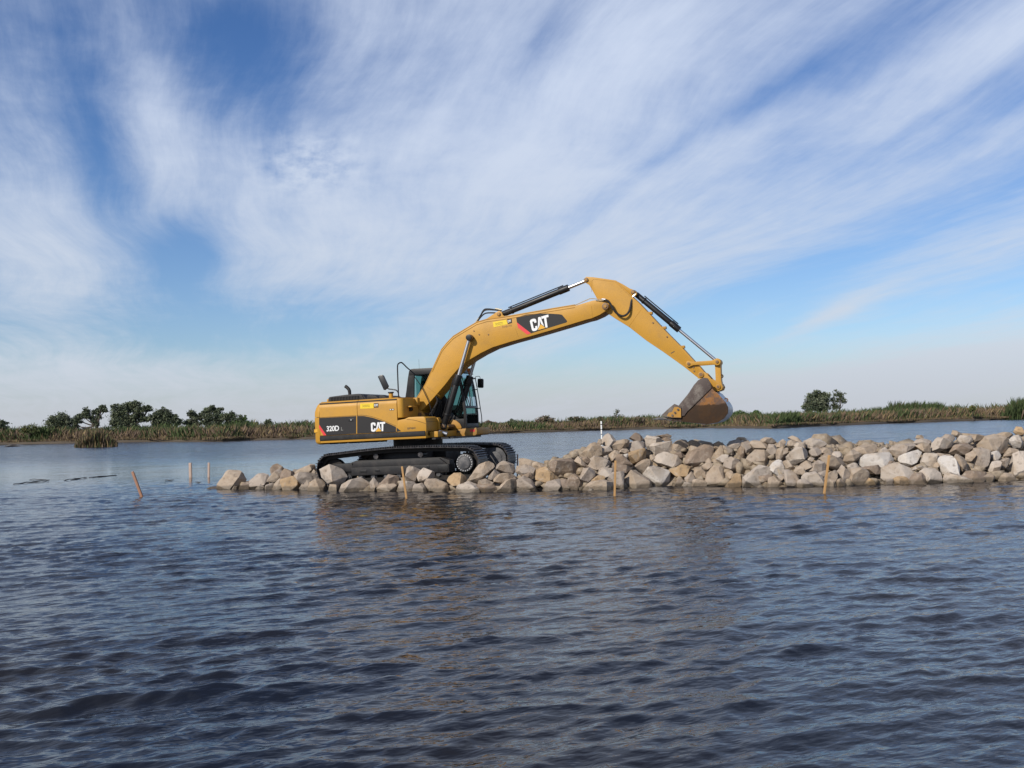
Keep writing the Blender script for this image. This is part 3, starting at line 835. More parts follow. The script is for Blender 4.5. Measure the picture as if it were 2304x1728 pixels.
# platform under the cab
pf = MB(); pf.prism(poly(mF, [(1050, 1500), (1110, 1385), (1180, 1372), (1380, 1362), (1590, 1345), (1602, 1400), (1598, 1470), (1570, 1490), (1050, 1528)], .28), .28, 1.34)
PF = pf.build('cab_platform', 'yellow_worn', EX, .015)
q_ = MB(); q_.prism(poly(mF, [(1060, 1370), (1075, 1290), (1110, 1215), (1150, 1195), (1215, 1215), (1280, 1270), (1312, 1330), (1308, 1366)], .26), .26, .29); q_.build('front_cover_panel', 'yellow_worn', EX, .01)
q_ = MB(); q_.add([p3(mF, a, c, .275) for a, c in ((1470, 1380), (1560, 1376), (1558, 1420), (1474, 1425))], [(0, 1, 2, 3)]); q_.build('red_warning_label', 'red', PF)
q_ = MB(); q_.add([p3(mF, a, c, .275) for a, c in ((1220, 1405), (1290, 1400), (1290, 1435), (1220, 1440))], [(0, 1, 2, 3)]); q_.build('dark_warning_label', 'print_dark', PF)
q_ = MB(); x_, z_ = mF(960, 1450, -.75); q_.tube([(x_ - .1, -.75, z_ + .05), (x_ + .1, -.70, z_ - .03)], [.05, .065], 12); q_.build('travel_lamp', 'chrome', EX)
# handrail and right mirror on the hood
hr = MB(); hr.tube(spline([p3(mF, 140, 785, -.55), p3(mF, 132, 600, -.55), p3(mF, 124, 400, -.55), p3(mF, 120, 200, -.55), p3(mF, 140, 150, -.5), p3(mF, 185, 130, -.42), p3(mF, 222, 150, -.3), p3(mF, 290, 218, 0), p3(mF, 345, 265, .3)], 5), .018, 8)
hr.build('handrail', 'black', EX)
hr = MB(); hr.tube(spline([p3(mA, 938, 445, -1.1), p3(mA, 932, 412, -1.1), p3(mA, 916, 388, -1.1), p3(mA, 880, 380, -1.1), p3(mA, 850, 376, -1.1), p3(mA, 828, 366, -1.1)], 4), .016, 8)
MA_ = hr.build('mirror_arm', 'black', EX)
mr = MB(); mr.prism(poly(mA, [(754, 268), (762, 258), (792, 250), (803, 258), (846, 350), (842, 362), (816, 386), (806, 384)], -1.1), -1.13, -1.06); mr.build('rear_view_mirror', 'mirror_glass', MA_, .01)

# --- boom
boom_o = [(205, 1442), (300, 1345), (450, 1172), (505, 1100), (600, 992), (690, 927), (800, 862), (920, 803), (1100, 747), (1300, 692), (1500, 634), (1700, 574), (1850, 528), (1905, 515), (1990, 478), (2060, 432), (2084, 395), (2076, 355), (2032, 326), (1920, 336), (1760, 383), (1500, 427), (1140, 490), (1000, 512), (860, 530), (760, 560), (650, 625), (530, 698), (462, 768), (412, 830), (370, 920), (320, 1030), (250, 1180), (180, 1290), (118, 1385)]
bp = poly(mB, boom_o, -.32)
bp = bp + [(.16, 1.78), (.25, 1.70), (.33, 1.72)]
bm_ = MB(); bm_.prism(bp, -.32, .32)
BOOM = bm_.build('boom', 'yellow', EX, .012)
lip = MB()
lp = poly(mB, [(118, 1382), (180, 1287), (250, 1176), (320, 1026), (370, 916), (412, 826), (462, 764), (530, 694), (650, 621), (760, 556), (860, 526), (1000, 508), (1140, 486), (1500, 423), (1740, 384)], -.33)
lip.tube([(x, -.30, z + .004) for x, z in lp], .022, 6); lip.tube([(x, -.325, z - .055) for x, z in lp[3:]], .0045, 5)
lip.build('top_weld_seam', 'yellow_worn', BOOM)
br = MB()
for y0 in (-.18, .12): br.prism(poly(mB, [(820, 545), (960, 452), (985, 438), (1012, 450), (1022, 480), (1060, 508), (1080, 530)], y0), y0, y0 + .06)
br.each('cylinder_bracket', 'yellow', BOOM, .006)
pn = MB()
x_, z_ = mB(985, 474, -.18); pn.cyl_y(x_, z_, -.205, .2, .05, 16); SCB = (x_, z_)
x_, z_ = mB(2045, 395, -.33); pn.cyl_y(x_, z_, -.365, .37, .085, 22); STICKPIN = (x_, z_)
pn.each('boom_pin', 'pin', BOOM, .01)
pn = MB(); pn.cyl_y(STICKPIN[0], STICKPIN[1], -.385, -.36, .042, 16); pn.cyl_y(*SCB, -.215, -.2, .028, 14); pn.each('pin_cap', 'yellow_worn', BOOM)
dg = MB()
for a, c, y in ((735, 640, -.33), (880, 676, -.325), (788, 676, -.323)): x_, z_ = mB(a, c, y); dg.cyl_y(x_, z_, -.332, -.318, .018, 10)
dg.each('bolt_head', 'pin', BOOM)
wd = MB()
for a in ([(1150, 620), (1165, 660), (1180, 700)], [(260, 1190), (330, 1240), (400, 1290)], [(1905, 395), (1912, 450), (1915, 505)]): wd.tube([p3(mB, q0, q1, -.321) for q0, q1 in a], .003, 4)
wd.each('weld_line', 'yellow_worn', BOOM)
hs = MB()
for dy, dz in ((-.08, 0), (.02, .03), (.1, 0)):
    hs.tube(spline([p3(mB, 762, 548, dy), p3(mB, 800, 490, dy), p3(mB, 835, 440 - dz * 300, dy), p3(mB, 880, 428 - dz * 200, dy), p3(mB, 960, 432, dy), p3(mB, 1010, 440, dy)], 5), .02, 8)
hs.tube(spline([p3(mB, 775, 540, -.12), p3(mB, 815, 490, -.12), p3(mB, 860, 462, -.12), p3(mB, 950, 460, -.12)], 5), .018, 8)
hs.each('boom_hose', 'rubber', BOOM)
hs = MB()
hs.tube([p3(mB, 1740, 384, -.24), p3(mB, 1890, 318, -.24), p3(mB, 1925, 318, -.24), p3(mB, 1990, 326, -.30), p3(mB, 2040, 326, -.34)], .012, 6)
hs.tube([p3(mB, 1950, 336, -.33), p3(mB, 2030, 342, -.34)], .012, 6)
for y in (-.16, -.08, .1): hs.tube([p3(mB, a, c, y) for a, c in ((760, 552), (1000, 503), (1500, 418), (1740, 378))], .013, 6)
hs.tube([p3(mB, 950, 418, -.08), p3(mB, 1015, 432, -.08)], .022, 8); hs.tube([p3(mB, 755, 556, -.1), p3(mB, 785, 512, -.1)], .024, 8)
hs.each('boom_pipe', 'pipe_steel', BOOM)
hs = MB()
hs.tube(spline([p3(mJ, 660, 720, -.37), p3(mJ, 740, 735, -.37), p3(mJ, 800, 800, -.36), p3(mJ, 870, 920, -.34), p3(mJ, 950, 1030, -.32), p3(mJ, 1070, 1110, -.31), p3(mJ, 1170, 1105, -.30), p3(mJ, 1260, 1030, -.28), p3(mJ, 1310, 900, -.24), p3(mJ, 1335, 760, -.2), p3(mJ, 1365, 670, -.16)], 5), .027, 8)
hs.build('loop_hose', 'rubber', EX)
hs = MB(); hs.tube([p3(mJ, 600, 705, -.37), p3(mJ, 690, 712, -.37)], .03, 8); hs.tube([p3(mJ, 1362, 650, -.16), p3(mJ, 1460, 545, -.14)], .022, 8); hs.each('hose_fitting', 'chrome', EX)

# --- printed marks
def flat(name, polys, mat, parent, y):
    m_ = MB()
    for pl_ in polys: m_.add([(x, y, z) for x, z in pl_], [tuple(range(len(pl_)))])
    return m_.build(name, mat, parent, smooth=False)
def quadmap(q):        # q: BL, BR, TR, TL in (x,z)
    q = [np.array(a) for a in q]
    return lambda u, v: tuple((q[0] * (1 - u) + q[1] * u) * (1 - v) + (q[3] * (1 - u) + q[2] * u) * v)
GLYPH = {
    'C': [[(0, .12), (.05, .03), (.12, 0), (.12, .22), (.115, .78), (.12, 1), (.05, .97), (0, .88)], [(.12, 0), (.22, 0), (.30, .05), (.33, .14), (.33, .36), (.215, .36), (.215, .22), (.12, .22)], [(.12, .78), (.215, .78), (.215, .64), (.33, .64), (.33, .86), (.30, .95), (.22, 1), (.12, 1)]],
    'A': [[(.325, 0), (.46, 1), (.52, 1), (.52, .78), (.44, 0)], [(.52, .78), (.52, 1), (.58, 1), (.72, 0), (.60, 0)]],
    'T': [[(.62, .80), (.62, 1), (1, 1), (1, .80)], [(.755, 0), (.755, .80), (.875, .80), (.875, 0)]]}
def cat_logo(q, parent, y, k=1.0):
    f = quadmap(q)
    flat('brand_lettering', [[f(u, v) for u, v in pl_] for ch in 'CAT' for pl_ in GLYPH[ch]], 'white', parent, y)
    flat('emblem_outline', [[f(u, v) for u, v in ((.27, -.05), (.53, .46), (.81, -.05))]], 'decal_black', parent, y - .002)
    flat('emblem_triangle', [[f(u, v) for u, v in ((.315, -.01), (.53, .40), (.765, -.01))]], 'print_yellow', parent, y - .004)
def text_mesh(name, s, q, mat, parent, y, off=0.0, space=1.0):
    cu = bpy.data.curves.new(name, 'FONT'); cu.body = s; cu.size = 1; cu.offset = off; cu.space_character = space
    to = bpy.data.objects.new(name, cu); COL.objects.link(to)
    dg_ = bpy.context.evaluated_depsgraph_get()
    me = bpy.data.meshes.new_from_object(to.evaluated_get(dg_))
    bpy.data.objects.remove(to)
    co = np.array([v.co[:2] for v in me.vertices]); lo, hi = co.min(0), co.max(0)
    f = quadmap(q)
    for v in me.vertices:
        x, z = f((v.co.x - lo[0]) / (hi[0] - lo[0]), (v.co.y - lo[1]) / (hi[1] - lo[1]))
        v.co = (x, y, z)
    me.materials.clear(); me.materials.append(M[mat])
    return link(bpy.data.objects.new(name, me), parent)
yb = -.3235
flat('boom_decal', [poly(mI, [(880, 352), (1050, 300), (1180, 286), (1300, 280), (1500, 283), (1640, 292), (1695, 302), (1783, 408), (1784, 424), (1768, 440), (1400, 552), (1145, 632), (895, 440)], -.32)], 'decal_black', BOOM, yb)
flat('red_stripe', [poly(mI, [(893, 438), (1143, 633), (1075, 655), (913, 532)], -.32)], 'red', BOOM, yb - .001)
cat_logo(poly(mI, [(1168, 602), (1478, 512), (1452, 298), (1118, 392)], -.32), BOOM, yb - .003)
flat('dealer_sticker', [poly(mI, [(465, 432), (705, 388), (728, 468), (480, 525)], -.32)], 'sticker', BOOM, yb)
flat('sticker_square', [poly(mI, [(716, 386), (800, 371), (807, 446), (738, 468)], -.32)], 'decal_black', BOOM, yb - .001)
cat_logo(poly(mI, [(738, 441), (792, 428), (786, 390), (728, 402)], -.32), BOOM, yb - .003)
text_mesh('sticker_lettering', 'Louisiana', poly(mI, [(512, 468), (640, 444), (637, 424), (508, 448)], -.32), 'print_dark', BOOM, yb - .002)
text_mesh('sticker_lettering', 'Machinery', poly(mI, [(518, 498), (652, 472), (649, 453), (514, 478)], -.32), 'print_dark', BOOM, yb - .002)
text_mesh('fleet_number', 'PM8195', poly(mI, [(640, 542), (806, 505), (800, 474), (634, 508)], -.32), 'print_faint', BOOM, yb)
ys_ = -1.3535
dec = [(205, 594), (820, 562)]
dec2 = [(838, 560), (950, 560), (1100, 590), (1250, 640), (1400, 705), (1482, 742), (1482, 822), (838, 850)]
flat('side_decal', [poly(mE, [(207, 594), (822, 562), (822, 851), (330, 880), (207, 700)], -1.35)], 'decal_black', DOOR1, ys_)
flat('red_stripe', [poly(mE, [(207, 702), (328, 880), (280, 884), (207, 760)], -1.35)], 'red', DOOR1, ys_ - .001)
flat('side_decal', [poly(mE, dec2, -1.35)], 'decal_black', DOOR2, ys_)
flat('side_decal', [poly(mE, [(1494, 752), (1568, 812), (1494, 818)], -1.35)], 'decal_black', TB, ys_)
cat_logo(poly(mE, [(1072, 822), (1300, 808), (1304, 658), (1066, 670)], -1.35), DOOR2, ys_ - .003)
text_mesh('model_number', '320D', poly(mE, [(332, 817), (538, 806), (538, 718), (332, 728)], -1.35), 'white', DOOR1, ys_ - .002, .022, .95)
text_mesh('model_number', 'L', poly(mE, [(572, 802), (606, 800), (606, 742), (572, 744)], -1.35), 'print_grey', DOOR1, ys_ - .002, .02)
flat('dealer_sticker', [poly(mE, [(890, 355), (1112, 347), (1112, 432), (888, 440)], -1.35)], 'sticker', DOOR2, ys_)
flat('sticker_square', [poly(mE, [(1114, 350), (1190, 346), (1190, 418), (1114, 420)], -1.35)], 'decal_black', DOOR2, ys_ - .001)
cat_logo(poly(mE, [(1124, 402), (1184, 399), (1184, 362), (1122, 365)], -1.35), DOOR2, ys_ - .003)
text_mesh('sticker_lettering', 'Louisiana', poly(mE, [(930, 390), (1044, 385), (1044, 368), (930, 372)], -1.35), 'print_dark', DOOR2, ys_ - .002)
text_mesh('sticker_lettering', 'Machinery', poly(mE, [(928, 418), (1050, 412), (1050, 393), (928, 398)], -1.35), 'print_dark', DOOR2, ys_ - .002)
flat('small_label', [poly(mE, [(1374, 442), (1452, 438), (1452, 464), (1374, 468)], -1.35)], 'print_dark', DOOR2, ys_)
flat('small_label_mark', [poly(mE, [(1382, 447), (1400, 446), (1400, 460), (1382, 461)], -1.35), poly(mE, [(1420, 446), (1442, 445), (1442, 458), (1420, 459)], -1.35)], 'white', DOOR2, ys_ - .001)
text_mesh('fleet_number', 'E8T6841', poly(mE, [(1672, 784), (1806, 772), (1806, 742), (1672, 752)], -1.35), 'print_dark', TB, ys_, .015)
lk = MB(); lk.prism(poly(mE, [(695, 600), (785, 596), (785, 648), (695, 652)], -1.35), -1.357, -1.345); LK = lk.build('door_latch', 'black', DOOR1, .003)
lk = MB(); x_, z_ = mE(737, 625, -1.36); lk.cyl_y(x_, z_, -1.366, -1.355, .016, 12); lk.build('latch_lock', 'bolt', DOOR1)

# --- cylinders
def cylinder(name, a, b_, t_gland, r, rg, rr, parent=EX, eye=.08, y=0.0):
    A_, B_ = Vector((a[0], y, a[1])), Vector((b_[0], y, b_[1]))
    m_ = MB(); G_ = A_.lerp(B_, t_gland)
    d = (B_ - A_).normalized()
    m_.tube([A_ + d * .06, G_], r, 20)
    m_.tube([G_ - d * .26, G_ + d * .015], rg, 20)
    m_.tube([A_ + d * .30, A_ + d * .34], rg, 20)
    m_.cyl_y(a[0], a[1], y - .07, y + .07, eye, 18)
    n_ = d.cross(Vector((0, 1, 0)))
    m_.tube([A_ + d * .25 + n_ * (r + .03), G_ - d * .1 + n_ * (r + .03)], .016, 6)
    o = m_.build(name, 'black', parent, .004)
    m_ = MB(); m_.tube([G_ + d * .015, B_ - d * .02], rr, 20); m_.build('piston_rod', 'chrome', o)
    m_ = MB(); m_.cyl_y(b_[0], b_[1], y - .06, y + .06, eye, 18); m_.build('rod_eye', 'pin', o, .008)
    return o
bt = mB(690, 706, -.45); b0 = (.935, 1.42)
for y in (-.43, .43):
    c_ = cylinder('boom_cylinder', b0, bt, .575, .082, .098, .045, y=y, eye=.085)
pn = MB(); pn.cyl_y(bt[0], bt[1], -.52, .52, .078, 20); pn.build('boom_cylinder_pin', 'black', EX, .01)
ct = mC(302, 130, -.08)
cylinder('stick_cylinder', SCB, ct, .785, .078, .09, .045, eye=.07, y=0)

# --- stick
so = [(302, 98), (372, 103), (480, 118), (592, 135), (680, 222), (752, 292), (812, 348), (930, 472), (1100, 652), (1250, 802), (1350, 912), (1420, 986), (1466, 1040), (1462, 1078), (1428, 1098), (1388, 1084), (1260, 982), (1050, 832), (900, 732), (720, 592), (590, 512), (505, 455), (455, 420), (400, 302), (370, 248), (330, 180), (283, 150), (278, 118)]
sk = MB(); sk.prism(poly(mC, so, -.2), -.2, .2)
STICK = sk.build('stick', 'yellow', EX, .010)
eb = MB()
for y0 in (-.165, .105): eb.prism(poly(mC, [(585, 134), (660, 172), (730, 214), (768, 228), (792, 246), (800, 270), (780, 292), (752, 290), (680, 222)], y0), y0, y0 + .06)
eb.each('cylinder_ear', 'yellow', STICK, .005)
wd = MB(); wd.tube([p3(mC, 352, 250, -.201), p3(mC, 358, 140, -.201), p3(mC, 375, 122, -.201), p3(mC, 590, 150, -.201), p3(mC, 742, 300, -.201)], .004, 5); wd.tube([p3(mC, 838, 425, -.201), p3(mC, 720, 590, -.201)], .003, 4)
wd.each('weld_line', 'yellow_worn', STICK)
lg = MB()
for a, c in ((928, 458), (1064, 602), (1246, 790)):
    x_, z_ = mC(a, c, -.1); lg.box(x_ - .06, x_ + .06, -.14, .0, z_ - .03, z_ + .035)
lg.each('hose_clamp', 'yellow_worn', STICK, .008)
lg = MB()
for a, c in ((958, 552), (1096, 690), (1356, 988), (1362, 1026)):
    x_, z_ = mC(a, c, -.2); lg.cyl_y(x_, z_, -.215, -.19, .02, 10)
lg.each('stick_boss', 'pin', STICK)
fl = flat('stick_mark', [poly(mC, [(1132, 848), (1168, 828), (1170, 836), (1135, 855)], -.2)], 'print_dark', STICK, -.203)
x1, z1 = mC(302, 130, -.2); x2, z2 = mC(763, 250, -.165); BKT = mC(1430, 1060, -.26); LK1 = mC(1310, 955, -.22); LK2 = mC(1588, 935, -.24); LK3 = mC(1600, 1180, -.22)
pn = MB(); pn.cyl_y(x1, z1, -.23, .23, .055, 18); pn.cyl_y(x2, z2, -.19, .19, .055, 18); pn.each('stick_pin', 'pin', STICK, .008)
pn = MB(); pn.cyl_y(x1, z1, -.24, -.2, .026, 14); pn.cyl_y(x2, z2, -.2, -.16, .026, 14); pn.each('pin_cap', 'yellow_worn', STICK)
cylinder('bucket_cylinder', (x2, z2), LK2, .535, .07, .082, .038, eye=.062, y=0)
def bar_link(name, a, c, w, wa, wc, ys, mat='yellow'):
    m_ = MB()
    A_, C_ = np.array(a), np.array(c); d = (C_ - A_) / np.linalg.norm(C_ - A_); n_ = np.array([-d[1], d[0]])
    ang = math.atan2(d[1], d[0])
    pts = [tuple(A_ + wa * np.array([math.cos(ang + t), math.sin(ang + t)])) for t in np.linspace(math.radians(55), math.radians(305), 12)]
    pts += [tuple(A_ + d * wa * 1.5 - n_ * w), tuple(C_ - d * wc * 1.5 - n_ * w)]
    pts += [tuple(C_ + wc * np.array([math.cos(ang + t), math.sin(ang + t)])) for t in np.linspace(math.radians(-125), math.radians(125), 12)]
    pts += [tuple(C_ - d * wc * 1.5 + n_ * w), tuple(A_ + d * wa * 1.5 + n_ * w)]
    for y0, y1 in ys: m_.prism(pts, y0, y1)
    o = (m_.each(name, mat, EX, .006) if len(ys) > 1 else [m_.build(name, mat, EX, .006)])[0]
    m_ = MB(); y0 = min(q0 for q0, _ in ys) - .02; y1 = -y0
    m_.cyl_y(a[0], a[1], y0, y1, wa * .5, 16); m_.cyl_y(c[0], c[1], y0, y1, wc * .45, 16); m_.each('link_pin', 'pin', o, .006)
    return o
bar_link('bucket_guide_link', LK1, LK2, .042, .075, .085, [(-.26, -.205), (.205, .26)])
BL = bar_link('bucket_link', LK2, LK3, .065, .085, .10, [(-.17, .17)])
le = MB(); x_, z_ = mC(1630, 1076, 0)
le.add([(x_ + rr_ * math.cos(t), yy, z_ + rr_ * math.sin(t)) for t in np.linspace(0, 2 * math.pi, 17)[:-1] for rr_, yy in ((.05, -.025), (.05, .025), (.026, .025), (.026, -.025))],
       [((4 * k + j), (4 * k + (j + 1) % 4), (4 * ((k + 1) % 16) + (j + 1) % 4), (4 * ((k + 1) % 16) + j)) for k in range(16) for j in range(4)])
le.build('lifting_eye', 'yellow_worn', BL)

# --- bucket
YB = .60
BK = empty('bucket'); BK.parent = EX
side_o = [(1180, 575), (1262, 590), (1318, 680), (1332, 770), (1400, 838), (1450, 872), (1530, 962), (1600, 1040), (1648, 1135), (1642, 1240), (1572, 1340), (1450, 1412), (1250, 1450), (1000, 1425), (745, 1395), (600, 1385), (470, 1345), (620, 1270), (720, 1100), (900, 880), (1010, 710), (1085, 625)]
sp_ = MB(); q_ = poly(mD, side_o, -YB)
for y0 in (-YB, YB - .04): sp_.prism(q_, y0, y0 + .04)
sp_.each('bucket_side', 'bucket', BK, .006)
gp_ = MB(); q_ = poly(mD, [(1190, 578), (1262, 590), (1318, 680), (1330, 775), (1050, 1050), (880, 1215), (830, 1290), (775, 1300), (770, 1160), (720, 1100), (900, 880), (1010, 712), (1085, 628)], -YB - .01)
for y0 in (-YB - .03, YB): gp_.prism(q_, y0, y0 + .03)
gp_.each('side_bar', 'bucket_grey', BK, .006)
shc = [(1405, 842), (1450, 874), (1530, 964), (1600, 1042), (1648, 1136), (1642, 1242), (1572, 1342), (1450, 1414), (1250, 1452), (1000, 1428), (745, 1398), (600, 1388), (440, 1345)]
q_ = [Vector((a, 0, c)) for a, c in poly(mD, shc, -YB)]
q_ = [(v_.x, v_.z) for v_ in spline(q_, 3)]
outw = []
for k in range(len(q_)):
    a, c = np.array(q_[max(k - 1, 0)]), np.array(q_[min(k + 1, len(q_) - 1)]); d = (c - a) / np.linalg.norm(c - a)
    outw.append((q_[k][0] + d[1] * .03, q_[k][1] - d[0] * .03))
sh = MB(); sh.prism(q_ + outw[::-1], -YB + .02, YB - .02)
sh.build('bucket_shell', 'shell_steel', BK, 0)
tpv = MB(); q_ = poly(mD, [(1180, 590), (1262, 600), (1318, 690), (1405, 842), (1395, 852), (1300, 700), (1185, 605)], -.3)
tpv.prism(q_, -YB + .04, YB - .04); tpv.build('bucket_top_plate', 'bucket', BK)
er = MB(); q_ = poly(mD, [(1075, 590), (1080, 520), (1110, 478), (1160, 465), (1225, 480), (1330, 598), (1405, 642), (1465, 655), (1525, 690), (1552, 750), (1530, 805), (1470, 828), (1380, 835), (1300, 720), (1180, 610)], -.26)
for y0 in (-.28, .22): er.prism(q_, y0, y0 + .06)
er.each('bucket_ear', 'yellow', BK, .008)
pn = MB(); pn.cyl_y(BKT[0], BKT[1], -.31, .31, .07, 20); pn.cyl_y(LK3[0], LK3[1], -.31, .31, .06, 20); pn.each('bucket_pin', 'yellow_worn', BK, .01)
pn = MB(); pn.cyl_y(BKT[0], BKT[1], -.32, .32, .04, 16); pn.cyl_y(LK3[0], LK3[1], -.32, .32, .03, 16); pn.each('pin_cap', 'pin', BK)
for s_ in (-1, 1):
    sc_ = MB(); q_ = poly(mD, [(398, 1282), (520, 1165), (640, 1068), (700, 1090), (770, 1132), (772, 1330), (600, 1325), (480, 1312)], -YB - .05)
    y0 = -YB - .06 if s_ < 0 else YB + .03
    sc_.prism(q_, y0, y0 + .03); SO = sc_.build('side_cutter', 'bucket_grey', BK, .008)
    if s_ < 0:
        q_ = poly(mD, [(500, 1295), (535, 1235), (600, 1215), (640, 1125), (700, 1125), (765, 1160), (765, 1322), (600, 1318)], -YB - .06)
        flat('worn_paint_patch', [q_], 'yellow_worn', SO, -YB - .063)
        bo = MB()
        for a, c in ((712, 1175), (655, 1232), (605, 1282)):
            x_, z_ = mD(a, c, -YB - .06); bo.cyl_y(x_, z_, -YB - .085, -YB - .06, .026, 8)
        bo.each('cutter_bolt', 'bucket_grey', SO)
tip = mD(212, 1356, -.5); lipb = mD(470, 1345, -.5); liph = mD(440, 1318, -.5); mid = mD(330, 1325, -.5); mid2 = mD(335, 1368, -.5)
for y in (-.53, -.265, 0, .265, .53):
    t_ = MB(); t_.prism([tip, mid, liph, (lipb[0] + .25, liph[1] - .02), (lipb[0] + .25, lipb[1] - .05), mid2], y - .05, y + .05)
    t_.build('bucket_tooth', 'final_drive', BK, .012)
lp_ = MB(); lp_.prism([mD(440, 1322, -YB), mD(780, 1340, -YB), mD(780, 1395, -YB), mD(430, 1345, -YB)], -YB, YB); lp_.build('cutting_edge', 'bucket_grey', BK, .005)
x_, z_ = mD(1608, 995, 0); le = MB()
le.add([(x_ + rr_ * math.cos(t), yy, z_ + rr_ * math.sin(t)) for t in np.linspace(0, 2 * math.pi, 17)[:-1] for rr_, yy in ((.052, -.02), (.052, .02), (.028, .02), (.028, -.02))],
       [((4 * k + j), (4 * k + (j + 1) % 4), (4 * ((k + 1) % 16) + (j + 1) % 4), (4 * ((k + 1) % 16) + j)) for k in range(16) for j in range(4)])
le.build('lifting_eye', 'bucket', BK)

# ------------------------------------------------------------------ riprap breakwater
WL = [(400, 1100), (465, 1100), (580, 1101), (720, 1103), (830, 1106), (960, 1106), (1060, 1108), (1160, 1106), (1230, 1104), (1330, 1104), (1400, 1100), (1480, 1095), (1560, 1094), (1680, 1096), (1800, 1097), (1880, 1094), (1980, 1090), (2080, 1089), (2160, 1087), (2304, 1080), (2700, 1068)]
wl_pts = [on_water(*p) for p in WL]
wl_px = np.array([p[0] for p in WL], float); wl_Y = np.array([p[1] for p in wl_pts]); wl_X = np.array([p[0] for p in wl_pts])
wl_py = np.array([p[1] for p in WL], float)

# the bed the rocks lie on: crushed stone core, crest about a metre above the water, low end under the machine
def bed_height(x, y):
    yw = np.interp(x, wl_X, wl_Y)
    d = y - yw
    crest = np.interp(x, [-9.5, -8.2, -6.0, 0.2, 1.6, 3, 20], [-.6, -.05, .10, .12, .72, .80, .84])
    width = np.interp(x, [-9, -6, 1, 3], [2.0, 4.6, 4.6, 4.4])
    up = -.35 + np.clip(d + .1, -2, 1.7) * .78
    down = -.35 + np.clip(width - d, -2, 1.8) * .78
    return np.minimum(np.minimum(up, down), crest)
gx = np.linspace(-9.5, 17, 210); gy = np.linspace(21.0, 33, 110)
BX, BY = np.meshgrid(gx, gy, indexing='ij')
bz = bed_height(BX, BY)
nz = np.array([noise.fractal((a * 1.4, c * 1.4, 2.0), 0.8, 2.0, 4) for a, c in zip(BX.ravel(), BY.ravel())]).reshape(BX.shape)
bz = bz + 0.05 * nz
n0, n1_ = BX.shape
ii = (np.arange(n0 - 1)[:, None] * n1_ + np.arange(n1_ - 1)[None, :]).ravel()
bed = raw_mesh('breakwater_bed', np.stack([BX, BY, bz], -1).reshape(-1, 3), np.stack([ii, ii + n1_, ii + n1_ + 1, ii + 1], 1), 'rubble', smooth=True)
tag(bed, kind='structure')

